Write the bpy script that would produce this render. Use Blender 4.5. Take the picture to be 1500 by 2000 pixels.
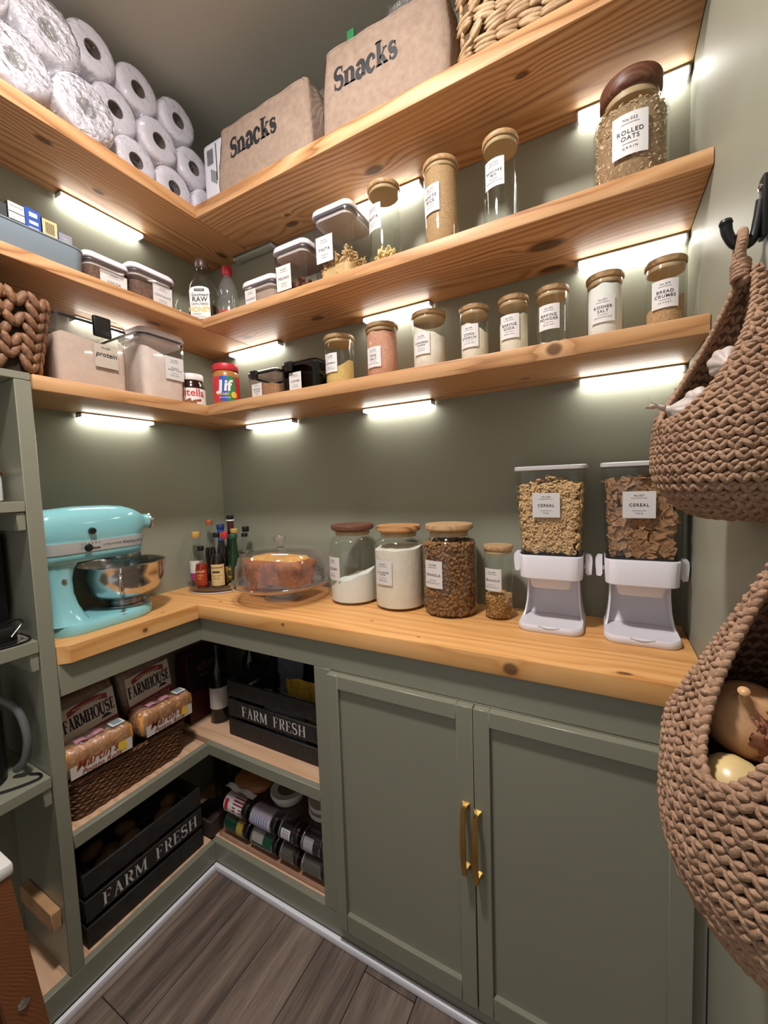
import bpy, bmesh, math, random
import numpy as np
from mathutils import Vector, Matrix
for o in list(bpy.data.objects): bpy.data.objects.remove(o)
PI = math.pi
sc = bpy.context.scene
COL = sc.collection
rnd = random.Random(7)
rng = np.random.default_rng(7)

# ---------------------------------------------------------------- camera
cam = bpy.data.cameras.new('camera')
cam.sensor_width = 36
cam.lens = 790.41/2000*36
cam.clip_start = .02
co = bpy.data.objects.new('camera', cam)
COL.objects.link(co)
_y, _p, _r = .4976, -.0689, -.0351
_F = np.array([-math.sin(_y)*math.cos(_p), math.cos(_y)*math.cos(_p), math.sin(_p)])
_r0 = np.array([math.cos(_y), math.sin(_y), 0])
_u0 = np.cross(_r0, _F)
_R = math.cos(_r)*_r0+math.sin(_r)*_u0
_U = -math.sin(_r)*_r0+math.cos(_r)*_u0
m4 = Matrix.Identity(4)
for i in range(3):
    m4[i][0], m4[i][1], m4[i][2] = _R[i], _U[i], -_F[i]
m4[0][3], m4[1][3], m4[2][3] = 1.4775, -1.2359, 1.3541
co.matrix_world = m4
sc.camera = co
# ---------------------------------------------------------------- world, exposure, light strengths
w = bpy.data.worlds.new('world')
sc.world = w
w.use_nodes = True
w.node_tree.nodes['Background'].inputs[0].default_value = (1.0, .97, .95, 1)
w.node_tree.nodes['Background'].inputs[1].default_value = WORLD = .40
sc.view_settings.view_transform = 'Standard'
sc.view_settings.look = 'None'
sc.view_settings.gamma = 1
sc.view_settings.use_curve_mapping = False
sc.view_settings.exposure = 0.28
STRIP = 16.0          # radiance of the LED strip diffusers
CEIL_LAMP = 350.0      # radiance of the ceiling lamp's diffuser
sc.cycles.max_bounces = 10
sc.cycles.transparent_max_bounces = 24
sc.cycles.sample_clamp_indirect = 6

# ---------------------------------------------------------------- mesh helpers
def A3(v): return np.asarray(v, float).reshape(-1, 3)

class MB:
    """collects pieces of one part; build() links them as one mesh object"""
    def __init__(s): s.v, s.f, s.m, s.n = [], [], [], 0
    def add(s, v, f, mi=0):
        v = A3(v)
        s.v.append(v)
        n = s.n
        s.f.extend([tuple(int(i)+n for i in q) for q in f])
        s.m.extend([mi]*len(f))
        s.n += len(v)
        return s
    def box(s, x0, x1, y0, y1, z0, z1, b=0, mi=0, seg=2):
        if b <= 0:
            v = [(x, y, z) for z in (z0, z1) for y in (y0, y1) for x in (x0, x1)]
            return s.add(v, [(0, 2, 3, 1), (4, 5, 7, 6), (0, 1, 5, 4), (2, 6, 7, 3), (0, 4, 6, 2), (1, 3, 7, 5)], mi)
        bm = bmesh.new()
        bmesh.ops.create_cube(bm, size=1)
        for v in bm.verts:
            v.co = Vector(((x0+x1)/2+v.co.x*(x1-x0), (y0+y1)/2+v.co.y*(y1-y0), (z0+z1)/2+v.co.z*(z1-z0)))
        bmesh.ops.bevel(bm, geom=list(bm.edges), offset=b, segments=seg, profile=.5, affect='EDGES')
        bm.verts.index_update()
        s.add([v.co for v in bm.verts], [[v.index for v in f.verts] for f in bm.faces], mi)
        bm.free()
        return s
    def loft(s, rings, c0=True, c1=True, mi=0, closed=True):
        rings = [A3(r) for r in rings]
        n = len(rings[0])
        f = []
        for i in range(len(rings)-1):
            for j in range(n if closed else n-1):
                k = (j+1) % n
                f.append((i*n+j, i*n+k, (i+1)*n+k, (i+1)*n+j))
        if c0: f.append(tuple(range(n-1, -1, -1)))
        if c1: f.append(tuple((len(rings)-1)*n+j for j in range(n)))
        return s.add(np.concatenate(rings), f, mi)
    def lathe(s, prof, seg=32, c=(0, 0, 0), c0=True, c1=True, mi=0, wob=None):
        a = np.linspace(0, 2*PI, seg, endpoint=False)
        rings = []
        for r, z in prof:
            rr = max(r, 1e-5)*(np.ones(seg) if wob is None else wob(a, r, z))
            rings.append(np.stack([c[0]+rr*np.cos(a), c[1]+rr*np.sin(a), np.full(seg, c[2]+z)], 1))
        return s.loft(rings, c0, c1, mi)
    def rr(s, levels, c=(0, 0), c0=True, c1=True, mi=0, n=5):
        """levels: (z, half x, half y, corner radius)"""
        return s.loft([[(c[0]+x, c[1]+y, z) for x, y in rrect(hx, hy, r, n)] for z, hx, hy, r in levels], c0, c1, mi)
    def tube(s, path, r, n=8, closed=False, mi=0, flat=1.0):
        P = A3(path)
        N = len(P)
        T = np.roll(P, -1, 0)-np.roll(P, 1, 0) if closed else np.gradient(P, axis=0)
        T /= np.linalg.norm(T, axis=1)[:, None]+1e-12
        up = np.array([0, 0, 1.]) if abs(T[0][2]) < .9 else np.array([1., 0, 0])
        a = np.linspace(0, 2*PI, n, endpoint=False)
        rings = []
        u = np.cross(T[0], up)
        u /= np.linalg.norm(u)
        R = np.broadcast_to(np.asarray(r, float), (N,))
        for i in range(N):
            u = u-T[i]*(u@T[i])
            u /= np.linalg.norm(u)+1e-12
            v = np.cross(T[i], u)
            rings.append(P[i]+R[i]*(np.cos(a)[:, None]*u+flat*np.sin(a)[:, None]*v))
        if closed: rings.append(rings[0])
        return s.loft(rings, not closed, not closed, mi)
    def grid(s, fn, nu, nv, mi=0):
        v = [fn(i/nu, j/nv) for j in range(nv+1) for i in range(nu+1)]
        q = nu+1
        return s.add(v, [(j*q+i, j*q+i+1, (j+1)*q+i+1, (j+1)*q+i) for j in range(nv) for i in range(nu)], mi)
    def many(s, pv, pf, M, T, mi=0):
        """copies of a small shape: M (N,3,3), T (N,3)"""
        pv = A3(pv)
        V = np.einsum('nij,pj->npi', M, pv)+np.asarray(T)[:, None, :]
        k = len(pv)
        off = s.n
        s.v.append(V.reshape(-1, 3))
        for i in range(len(V)):
            o = off+i*k
            s.f.extend([tuple(o+q for q in f) for f in pf])
        s.m.extend([mi]*(len(V)*len(pf)))
        s.n += len(V)*k
        return s
    def xf(s, mat):
        """transform everything so far"""
        M = np.array(mat)
        s.v = [v@M[:3, :3].T+M[:3, 3] for v in s.v]
        return s
    def fn(s, f):
        s.v = [A3([f(*p) for p in v]) for v in s.v]
        return s
    def build(s, name, mats, parent=None, smooth=38, kind=None, label=None):
        me = bpy.data.meshes.new(name)
        me.from_pydata(np.concatenate(s.v).tolist(), [], s.f)
        if not isinstance(mats, (list, tuple)): mats = [mats]
        for m in mats: me.materials.append(m)
        if len(mats) > 1: me.polygons.foreach_set('material_index', s.m)
        if smooth:
            me.polygons.foreach_set('use_smooth', [True]*len(s.f))
            me.update()
            if smooth < 180: me.set_sharp_from_angle(angle=math.radians(smooth))
        me.update()
        o = bpy.data.objects.new(name, me)
        COL.objects.link(o)
        if parent is not None: o.parent = parent
        if kind: o['kind'] = kind
        if label: o['label'] = label
        return o

def rrect(hx, hy, r, n=5):
    r = min(r, hx*.999, hy*.999)
    out = []
    for cx, cy, a0 in ((hx-r, hy-r, 0), (-hx+r, hy-r, 90), (-hx+r, -hy+r, 180), (hx-r, -hy+r, 270)):
        for i in range(n+1):
            a = math.radians(a0+90*i/n)
            out.append((cx+r*math.cos(a), cy+r*math.sin(a)))
    return out

def sphere(seg=8, rings=5):
    v = [(0, 0, -1)]
    for i in range(1, rings):
        t = -PI/2+PI*i/rings
        for j in range(seg):
            a = 2*PI*j/seg
            v.append((math.cos(t)*math.cos(a), math.cos(t)*math.sin(a), math.sin(t)))
    v.append((0, 0, 1))
    f = [(0, 1+(j+1) % seg, 1+j) for j in range(seg)]
    for i in range(rings-2):
        for j in range(seg):
            k = (j+1) % seg
            f.append((1+i*seg+j, 1+i*seg+k, 1+(i+1)*seg+k, 1+(i+1)*seg+j))
    L = len(v)-1
    o = 1+(rings-2)*seg
    f += [(o+j, o+(j+1) % seg, L) for j in range(seg)]
    return np.array(v), f

def torus(R, r, n=9, m=5):
    v, f = [], []
    for i in range(n):
        a = 2*PI*i/n
        for j in range(m):
            b = 2*PI*j/m
            v.append(((R+r*math.cos(b))*math.cos(a), (R+r*math.cos(b))*math.sin(a), r*math.sin(b)))
            f.append((i*m+j, ((i+1) % n)*m+j, ((i+1) % n)*m+(j+1) % m, i*m+(j+1) % m))
    return np.array(v), f

def rand_rot(n, spread=1.0):
    """n random rotations (spread 1 = any)"""
    out = []
    for _ in range(n):
        ax = rng.normal(size=3)
        ax /= np.linalg.norm(ax)
        out.append(np.array(Matrix.Rotation(rng.uniform(0, 2*PI)*spread, 3, Vector(ax))))
    return np.array(out)

def curve(pts, n=40):
    """smooth path through points"""
    P = A3(pts)
    P = np.concatenate([[2*P[0]-P[1]], P, [2*P[-1]-P[-2]]])
    out = []
    for t in np.linspace(0, len(P)-3-1e-6, n):
        i = int(t); f = t-i
        a, b, c, d = P[i:i+4]
        out.append(.5*(2*b+(c-a)*f+(2*a-5*b+4*c-d)*f*f+(3*b-a-3*c+d)*f**3))
    return np.array(out)

def tag(o, label=None, cat=None, group=None, kind=None):
    if label: o['label'] = label
    if cat: o['category'] = cat
    if group: o['group'] = group
    if kind: o['kind'] = kind
    return o

def thing(name, label, cat, loc=(0, 0, 0), rz=0, group=None, rot=None):
    o = bpy.data.objects.new(name, None)
    o.empty_display_size = .05
    COL.objects.link(o)
    o.location = loc
    o.rotation_euler = rot if rot else (0, 0, rz)
    return tag(o, label, cat, group)

def dup(root, loc, rz, label):
    r = root.copy(); COL.objects.link(r); r.location = loc; r.rotation_euler = (0, 0, rz); r['label'] = label
    for ch in list(root.children):
        c = ch.copy(); COL.objects.link(c); c.parent = r
        for g in list(ch.children):
            d = g.copy(); COL.objects.link(d); d.parent = c
    return r

# ---------------------------------------------------------------- lettering
_tc = {}
def txt(s, size, bold=0, shear=0, space=1.0):
    """flat sans lettering, centred on x=0, baseline y=0 -> (verts2d, faces)"""
    k = (s, bold, shear, space)
    if k not in _tc:
        cu = bpy.data.curves.new('t', 'FONT')
        cu.body, cu.align_x, cu.offset, cu.shear, cu.space_character, cu.resolution_u = s, 'CENTER', bold, shear, space, 3
        ob = bpy.data.objects.new('t', cu)
        me = ob.to_mesh()
        v = np.array([(p.co.x, p.co.y) for p in me.vertices]).reshape(-1, 2)
        f = [tuple(p.vertices) for p in me.polygons]
        ob.to_mesh_clear()
        bpy.data.objects.remove(ob)
        bpy.data.curves.remove(cu)
        _tc[k] = (v, f)
    v, f = _tc[k]
    return v*size, f

# a small serif face made of thick and thin strokes (cap height 1)
def _rib(pts, wd):
    P = np.array(pts, float)
    T = np.gradient(P, axis=0)
    T /= np.linalg.norm(T, axis=1)[:, None]+1e-9
    Nn = np.stack([-T[:, 1], T[:, 0]], 1)
    W = np.broadcast_to(np.asarray(wd, float), (len(P),))[:, None]/2
    return np.concatenate([P+Nn*W, P-Nn*W]), [(i, i+1, len(P)+i+1, len(P)+i) for i in range(len(P)-1)]
def _arc(cx, cy, rx, ry, a0, a1, n=14):
    a = np.radians(np.linspace(a0, a1, n))
    return np.stack([cx+rx*np.cos(a), cy+ry*np.sin(a)], 1)
def serif_glyph(ch, T, t):
    S = []
    V = lambda x, y0, y1, w: S.append(([(x-w/2, y0), (x+w/2, y0), (x+w/2, y1), (x-w/2, y1)], [(0, 1, 2, 3)]))
    H = lambda x0, x1, y, w=None: S.append(([(x0, y-(w or t)/2), (x1, y-(w or t)/2), (x1, y+(w or t)/2), (x0, y+(w or t)/2)], [(0, 1, 2, 3)]))
    D = lambda x0, y0, x1, y1, w: S.append(([(x0-w/2, y0), (x0+w/2, y0), (x1+w/2, y1), (x1-w/2, y1)], [(0, 1, 2, 3)]))
    R = lambda p, wd: S.append(_rib(p, wd))
    e = T/2+.08
    def st(x, y0=0, y1=1, w=T, b=True, tp=True):
        V(x, y0, y1, w)
        if b: H(x-w/2-.08, x+w/2+.08, y0+t/2)
        if tp: H(x-w/2-.08, x+w/2+.08, y1-t/2)
    cth = lambda a0, a1, n=14: t+(T-t)*np.abs(np.cos(np.radians(np.linspace(a0, a1, n))))**1.2
    if ch in 'FE':
        st(.18); H(.18, .62, 1-t/2); V(.6, .76, 1, t); H(.18, .48, .52); V(.47, .42, .62, t); wd = .68
        if ch == 'E': H(.18, .66, t/2); V(.64, 0, .26, t)
    elif ch == 'A':
        D(.12, 0, .4, 1, t*1.4); D(.62, 0, .36, 1, T); H(.2, .55, .36); H(.0, .24, t/2); H(.48, .78, t/2); wd = .76
    elif ch == 'R':
        st(.18); R(_arc(.36, .74, .24, .25, 95, -95), cth(95, -95)); H(.18, .38, 1-t/2); H(.18, .4, .49); D(.66, 0, .4, .5, T); H(.58, .78, t/2); wd = .74
    elif ch == 'M':
        st(.14, w=t*1.5); st(.86, w=T); D(.5, .08, .17, 1, T); D(.5, .08, .83, 1, t*1.4); wd = 1.0
    elif ch == 'H':
        st(.18); st(.72); H(.18, .72, .52); wd = .88
    elif ch == 'N':
        st(.15, w=t*1.5); V(.72, 0, 1, t*1.5); H(.6, .84, 1-t/2); D(.7, .0, .18, 1, T); wd = .84
    elif ch == 'U':
        st(.17, .28, 1, b=False); V(.7, .3, 1, t*1.5); H(.58, .82, 1-t/2); R(_arc(.435, .3, .265, .3, 180, 360), np.linspace(T, t*1.5, 14)); wd = .84
    elif ch in 'ODG':
        if ch == 'D': st(.18); R(_arc(.3, .5, .42, .48, 92, -92), cth(92, -92)); H(.16, .32, 1-t/2); H(.16, .32, t/2); wd = .8
        else:
            a0, a1 = (0, 360) if ch == 'O' else (45, 335)
            R(_arc(.43, .5, .37, .49, a0, a1, 30), cth(a0, a1, 30)); wd = .84
            if ch == 'G': V(.72, .1, .45, T*.9); H(.56, .84, .45)
    elif ch in 'Ss':
        k = 1 if ch == 'S' else .68
        top = _arc(.33*k, .74*k, .24*k, .24*k, 25, 258, 12)
        bot = _arc(.33*k, .26*k, .25*k, .25*k, 82, -160, 12)
        n = 24
        R(np.concatenate([top, bot]), t+(T-t)*np.sin(np.linspace(0, PI, n))**1.5)
        V(.55*k, .72*k, .98*k, t); V(.09*k, .02*k, .3*k, t); wd = .66*k
    elif ch == 'n':
        st(.15, 0, .66); H(.0, .15, .66-t/2); R(_arc(.36, .42, .2, .24, 160, 0), np.linspace(t, T, 14)); st(.56, 0, .44, tp=False); wd = .72
    elif ch == 'a':
        R(_arc(.28, .46, .2, .2, 160, 0), np.linspace(T*.8, T, 14)); V(.48, .08, .46, T); H(.44, .62, t/2+.01, t*1.3)
        R(_arc(.28, .2, .2, .18, 80, 330, 18), t+(T-t)*np.abs(np.sin(np.linspace(0, PI, 18)))); wd = .62
    elif ch == 'c':
        R(_arc(.3, .33, .24, .33, 40, 325, 20), t+(T-t)*np.sin(np.linspace(0, PI, 20))); V(.47, .42, .6, T*.7); wd = .58
    elif ch == 'k':
        st(.15, 0, 1.0); H(.0, .15, 1-t/2); D(.2, .26, .5, .62, t*1.2); H(.38, .64, .64); D(.55, 0, .32, .38, T); H(.42, .7, t/2); wd = .7
    else:
        wd = .35
    return S, wd
def serif(s, size, T=.17, t=.05, gap=.05, sx=1.0):
    V, F, x = [], [], 0
    for ch in s:
        S, wd = serif_glyph(ch, T, t)
        for v, f in S:
            n = len(V)
            V += [(p[0]+x, p[1]) for p in v]
            F += [tuple(n+i for i in q) for q in f]
        x += wd+gap
    V = np.array(V)
    V[:, 0] = (V[:, 0]-(x-gap)/2)*sx
    V2, F2 = [], []            # split the strokes finely so that they can follow a soft surface
    for f in F:
        a, b, c, d = (V[i] for i in f)
        nu, nv = (max(1, min(5, int(np.linalg.norm(q)/.15))) for q in (b-a, d-a))
        o = len(V2)
        for j in range(nv+1):
            for i in range(nu+1):
                s_, t_ = i/nu, j/nv
                V2.append(a*(1-s_)*(1-t_)+b*s_*(1-t_)+c*s_*t_+d*(1-s_)*t_)
        F2 += [(o+j*(nu+1)+i, o+j*(nu+1)+i+1, o+(j+1)*(nu+1)+i+1, o+(j+1)*(nu+1)+i) for j in range(nv) for i in range(nu)]
    return np.array(V2)*size, F2

def flat(y0=0, dx=0): return lambda u, v, o: (u+dx, y0-o, v)
def cyl(R, a=0): return lambda u, v, o: ((R+o)*math.sin(u/R+a), -(R+o)*math.cos(u/R+a), v)
def put(mb, tv, place, u=0, v=0, o=.0006, mi=0):
    """lay 2d lettering (verts, faces) on a surface"""
    vv, ff = tv
    return mb.add([place(u+p[0], v+p[1], o) for p in vv], ff, mi)
def card(mb, place, w, h, u=0, v=0, o=.0003, n=8, mi=0, m=1):
    """paper rectangle centred at u,v"""
    return mb.grid(lambda a, b: place(u+(a-.5)*w, v+(b-.5)*h, o), n, m, mi)
def rule(mb, place, u, v, w, h, o=.0006, mi=0):
    return mb.grid(lambda a, b: place(u+(a-.5)*w, v+(b-.5)*h, o), 4, 1, mi)
# ---------------------------------------------------------------- materials
def hx(h):
    h = h.lstrip('#')
    c = [int(h[i:i+2], 16)/255 for i in (0, 2, 4)]
    return tuple(x/12.92 if x <= .04045 else ((x+.055)/1.055)**2.4 for x in c)+(1,)

class NT:
    def __init__(s, name):
        s.m = bpy.data.materials.new(name)
        s.m.use_nodes = True
        s.t = s.m.node_tree
        s.t.nodes.clear()
        s.out = s.t.nodes.new('ShaderNodeOutputMaterial')
    def n(s, typ, ins=None, **at):
        d = s.t.nodes.new('ShaderNode'+typ)
        for k, v in at.items(): setattr(d, k, v)
        for k, v in (ins or {}).items(): s.set(d.inputs[k], v)
        return d
    def set(s, sock, v):
        if isinstance(v, bpy.types.NodeSocket): s.t.links.new(v, sock)
        else: sock.default_value = v
    def math(s, op, a, b=0.0, c=0.0):
        return s.n('Math', {0: a, 1: b, 2: c}, operation=op).outputs[0]
    def ramp(s, fac, stops, interp='LINEAR'):
        r = s.n('ValToRGB', {0: fac})
        r.color_ramp.interpolation = interp
        e = r.color_ramp.elements
        while len(e) < len(stops): e.new(.5)
        for q, (p, c) in zip(e, stops):
            q.position = p
            q.color = hx(c) if isinstance(c, str) else c
        return r.outputs[0]
    def mix(s, fac, a, b, mode='MIX'):
        d = s.n('Mix', data_type='RGBA', blend_type=mode)
        s.set(d.inputs[0], fac); s.set(d.inputs[6], a); s.set(d.inputs[7], b)
        return d.outputs[2]
    def coord(s, scale=(1, 1, 1), loc=(0, 0, 0), rot=(0, 0, 0)):
        c = s.n('TexCoord')
        return s.n('Mapping', {'Vector': c.outputs['Object'], 'Scale': scale, 'Location': loc, 'Rotation': rot}).outputs[0]
    def noise(s, vec, scale, detail=3, rough=.5):
        return s.n('TexNoise', {'Vector': vec, 'Scale': scale, 'Detail': detail, 'Roughness': rough}).outputs[0]
    def bsdf(s, col, rough=.5, metal=0, bump=None, **kw):
        b = s.n('BsdfPrincipled', {'Base Color': col, 'Roughness': rough, 'Metallic': metal})
        for k, v in kw.items(): s.set(b.inputs[k.replace('_', ' ')], v)
        if bump is not None:
            h, st, dist = bump
            s.set(b.inputs['Normal'], s.n('Bump', {'Height': h, 'Strength': st, 'Distance': dist}).outputs[0])
        s.t.links.new(b.outputs[0], s.out.inputs[0])
        return b

def P(name, col, rough=.5, metal=0, var=None, bump=None, **kw):
    t = NT(name)
    c = hx(col)
    if var:
        v = t.noise(t.coord(), var[0], 4)
        lo = tuple(x*(1-var[1]) for x in c[:3])+(1,)
        hi = tuple(min(1, x*(1+var[1])) for x in c[:3])+(1,)
        c = t.ramp(v, [(.3, lo), (.7, hi)])
    b = None
    if bump: b = (t.noise(t.coord(), bump[0], 4), bump[1], bump[2] if len(bump) > 2 else .002)
    t.bsdf(c, rough, metal, b, **kw)
    return t.m

def glass(name, tint='#fafcfb', rough=.02, refl=1.0, bump=None, haze=0.0):
    """thin clear wall: lets the light straight through and mirrors at grazing angles"""
    t = NT(name)
    tr = t.n('BsdfTransparent', {0: hx(tint)})
    gl = t.n('BsdfGlossy', {'Roughness': rough, 'Color': (1, 1, 1, 1)})
    ge = t.n('NewGeometry')
    nm = ge.outputs['Normal']
    if bump:
        nm = t.n('Bump', {'Height': t.noise(t.coord(), bump[0], 4), 'Strength': bump[1], 'Distance': bump[2]}).outputs[0]
        t.set(gl.inputs['Normal'], nm)
    cs = t.math('ABSOLUTE', t.n('VectorMath', {0: nm, 1: ge.outputs['Incoming']}, operation='DOT_PRODUCT').outputs['Value'])
    fr = t.math('ADD', .04, t.math('MULTIPLY', t.math('POWER', t.math('SUBTRACT', 1.0, cs), 5.0), .9))
    mx = t.n('MixShader')
    t.set(mx.inputs[0], t.math('MINIMUM', t.math('MULTIPLY', fr, refl), 1.0))
    if haze:
        hz = t.n('MixShader', {0: haze})
        df = t.n('BsdfDiffuse', {'Color': hx('#d6d4da')})
        t.t.links.new(tr.outputs[0], hz.inputs[1]); t.t.links.new(df.outputs[0], hz.inputs[2])
        tr = hz
    t.t.links.new(tr.outputs[0], mx.inputs[1]); t.t.links.new(gl.outputs[0], mx.inputs[2])
    t.t.links.new(mx.outputs[0], t.out.inputs[0])
    return t.m

def wood(name, light, mid, dark, ring=.011, off=(.02, -.06), knots=(), rough=.5, fib=.35, warp=.03, seed=0, tone=.75):
    """board sawn along local X: growth rings round a pith below the face, fibres, knots at given local points"""
    t = NT(name)
    obj = t.n('TexCoord').outputs['Object']
    sl = t.n('Mapping', {'Vector': obj, 'Scale': (.55, 1.6, 1.6), 'Location': (seed*3.1, seed*1.7, seed)}).outputs[0]
    w1 = t.math('SUBTRACT', t.noise(sl, 2.2, 2), .5)
    sp = t.n('SeparateXYZ', {0: obj})
    yy = t.math('ADD', sp.outputs[1], off[0]); zz = t.math('ADD', sp.outputs[2], off[1])
    r = t.math('SQRT', t.math('ADD', t.math('MULTIPLY', yy, yy), t.math('MULTIPLY', zz, zz)))
    r = t.math('ADD', r, t.math('MULTIPLY', w1, warp*2))
    kn = None
    for (kx, ky, kz, kr) in knots:
        d = t.n('VectorMath', {0: obj, 1: (kx, ky, kz)}, operation='SUBTRACT').outputs[0]
        d = t.n('VectorMath', {0: d, 1: (.5/kr, 1/kr, .6/kr)}, operation='MULTIPLY').outputs[0]
        L = t.n('VectorMath', {0: d}, operation='LENGTH').outputs['Value']
        r = t.math('ADD', r, t.math('MULTIPLY', t.math('POWER', 2.718, t.math('MULTIPLY', t.math('MULTIPLY', L, L), -.22)), kr*1.6))
        k1 = t.n('MapRange', {0: L, 1: .75, 2: 1.25, 3: 1.0, 4: 0.0}).outputs[0]
        kn = k1 if kn is None else t.math('MAXIMUM', kn, k1)
    w2 = t.math('SUBTRACT', t.noise(t.n('Mapping', {'Vector': obj, 'Scale': (.3, 3, 3), 'Location': (seed, 2*seed, seed*.7)}).outputs[0], 5.0, 2), .5)
    r = t.math('ADD', r, t.math('MULTIPLY', w2, ring*2.2))
    s1 = t.math('FRACT', t.math('DIVIDE', r, ring))
    fibv = t.n('Mapping', {'Vector': obj, 'Scale': (5, 260, 260)}).outputs[0]
    f1 = t.noise(fibv, 1.0, 3)
    v = t.math('ADD', s1, t.math('MULTIPLY', t.math('SUBTRACT', f1, .5), fib))
    c = t.ramp(v, [(.0, dark), (.1, mid), (.45, light), (.75, mid), (1, dark)])
    bl = t.noise(t.n('Mapping', {'Vector': obj, 'Scale': (1.2, 9, 9), 'Location': (seed*2, seed, 0)}).outputs[0], 2.2, 3)
    bl = t.n('MapRange', {0: bl, 1: .35, 2: .65, 3: 0.0, 4: 1.0}).outputs[0]
    c = t.mix(t.math('MULTIPLY', bl, tone), c, hx(mid))
    if kn is not None: c = t.mix(t.math('MULTIPLY', kn, .8), c, hx('#4a2a17'))
    t.bsdf(c, rough, 0, (v, .15, .001), Specular_IOR_Level=.35)
    return t.m

def emis(name, col, st):
    t = NT(name)
    e = t.n('Emission', {0: col, 1: st})
    t.t.links.new(e.outputs[0], t.out.inputs[0])
    return t.m

# paints and room
GREEN = P('sage_wall_paint', '#919181', .5, Specular_IOR_Level=.2, var=(3, .03), bump=(220, .06, .001))
CABG = P('sage_cabinet_paint', '#858474', .36, var=(4, .03), bump=(150, .05, .001))
CEILM = P('ceiling_paint', '#b9b6ab', .6, var=(2, .03), bump=(120, .08, .001))
WHITETRIM = P('white_trim_paint', '#ececf4', .35)
def floor_mat():
    t = NT('brown_vinyl_plank')
    obj = t.n('TexCoord').outputs['Object']
    oi = t.n('ObjectInfo').outputs['Random']
    sh = t.n('VectorMath', {0: obj, 1: (0, 0, 0)}, operation='ADD')
    t.set(sh.inputs[1], t.n('CombineXYZ', {0: t.math('MULTIPLY', oi, 7), 1: t.math('MULTIPLY', oi, 13)}).outputs[0])
    v = t.n('Mapping', {'Vector': sh.outputs[0], 'Scale': (26, 2.2, 1)}).outputs[0]
    a = t.noise(v, 1.0, 5, .6)
    b = t.noise(t.n('Mapping', {'Vector': sh.outputs[0], 'Scale': (240, 9, 1)}).outputs[0], 1.0, 3)
    q = t.math('ADD', a, t.math('MULTIPLY', t.math('SUBTRACT', b, .5), .5))
    q = t.math('ADD', q, t.math('MULTIPLY', t.math('SUBTRACT', oi, .5), .25))
    c = t.ramp(q, [(.25, '#4f433c'), (.45, '#6f5f55'), (.6, '#817065'), (.8, '#9b8879')])
    t.bsdf(c, .5, 0, (q, .15, .001))
    return t.m
FLOORM = floor_mat()
PINE = ('#d6ab80', '#c18f60', '#8d5c35')
CTR = ('#e3af73', '#d9a061', '#c2864a')
PLY = wood('plywood', '#dcb797', '#d2a988', '#c09775', ring=.03, off=(.3, -.4), rough=.6, fib=.5, tone=.6)

WPLAST = P('white_plastic', '#dedbe2', .35)
WPLAST2 = P('white_plastic_warm', '#d9d4d2', .4)
PAPER = P('label_paper', '#d3d0cf', .6)
INK = P('black_ink', '#1e1d20', .6)
INK2 = P('grey_ink', '#56545a', .6)
BLACKP = P('black_plastic', '#141415', .3)
BLACKM = P('black_metal', '#19191a', .4, 0.3)
STEEL = P('polished_steel', '#c9c6c4', .2, 1.0)
TRIM = P('mixer_trim', '#c4c4c4', .35, .45)
CHROME = P('brushed_chrome', '#c8c8c8', .22, 1.0)
BRASS = P('brass', '#c9a45a', .2, 1.0)
GLASS = glass('clear_glass')
GLASSJ = glass('jar_glass', '#f8fbf9')
GREYCLEAR = glass('smoky_clear_plastic', '#e3dfde', .05)
SMOKE = glass('dark_smoky_plastic', '#4a4442', .06)
ACRYL = glass('clear_acrylic', '#f6f3f4', .04, 1.4)
DOME = glass('dome_acrylic', '#f6f3f5', .03, 2.6, None, .035)
FILM = glass('crinkled_film', '#fbfafc', .09, 1.9, (55, .9, .012))
FILMS = glass('sparkling_film', '#fbfafc', .10, 4.5, (75, 1.0, .011), .3)
FILM2 = glass('bread_bag_film', '#f6f2f0', .10, 3.6, (90, 1.0, .010), .07)
BAMBOO = wood('bamboo_lid', '#c4a47c', '#b08d64', '#91704a', ring=.009, off=(.2, -.2), rough=.45)
WALNUT = wood('walnut_lid', '#7a5240', '#653f2f', '#45291d', ring=.008, off=(.1, -.2), rough=.45)
ACACIA = wood('acacia_lid', '#c99a66', '#ad7c4c', '#5d3a25', ring=.02, off=(.1, -.1), rough=.45, tone=.2)
GASKET = P('grey_gasket', '#4a4a55', .4)
FLOUR = P('flour', '#e3d9cd', .9, var=(30, .05), bump=(90, .3, .004))
SUGAR = P('sugar', '#e6e4e0', .8, bump=(300, .3, .002))
STARCH = P('starch', '#ded4c4', .9, bump=(60, .4, .004))
PINKS = P('pink_salt', '#c79078', .8, var=(260, .25))
CORNM = P('cornmeal', '#c9a866', .85, var=(280, .2))
BCRUMB = P('bread_crumbs', '#b08a62', .9, var=(240, .3), bump=(240, .4, .003))
PROT = P('protein_powder', '#cdbbab', .9, var=(20, .05), bump=(60, .4, .004))
COFFEE = P('coffee', '#2a1a12', .8, var=(200, .3))
BSUG = P('brown_sugar', '#a07b54', .9, var=(120, .2))
COCOA = P('cocoa_mix', '#846a5b', .8, var=(120, .3), bump=(140, .6, .004))
CHOC = P('chocolate_chips', '#4a2c20', .5, var=(120, .4), bump=(140, .8, .006))
NUTS = P('pecans', '#7a4528', .6, var=(60, .35))
OAT = P('oat_flake', '#dcc3a6', .8, var=(150, .25))
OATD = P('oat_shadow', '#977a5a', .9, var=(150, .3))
RICE = P('rice_grain', '#b8946a', .7, var=(420, .3), bump=(420, .7, .004))
PASTAM = P('pasta', '#e9cd92', .5, var=(80, .12))
RING = P('cereal_ring', '#d0aa76', .75, var=(220, .18))
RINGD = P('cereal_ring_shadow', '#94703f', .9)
SQ = P('cinnamon_square', '#9c7350', .75, var=(160, .35), bump=(300, .4, .002))
SQD = P('cinnamon_square_shadow', '#553219', .9)
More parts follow.
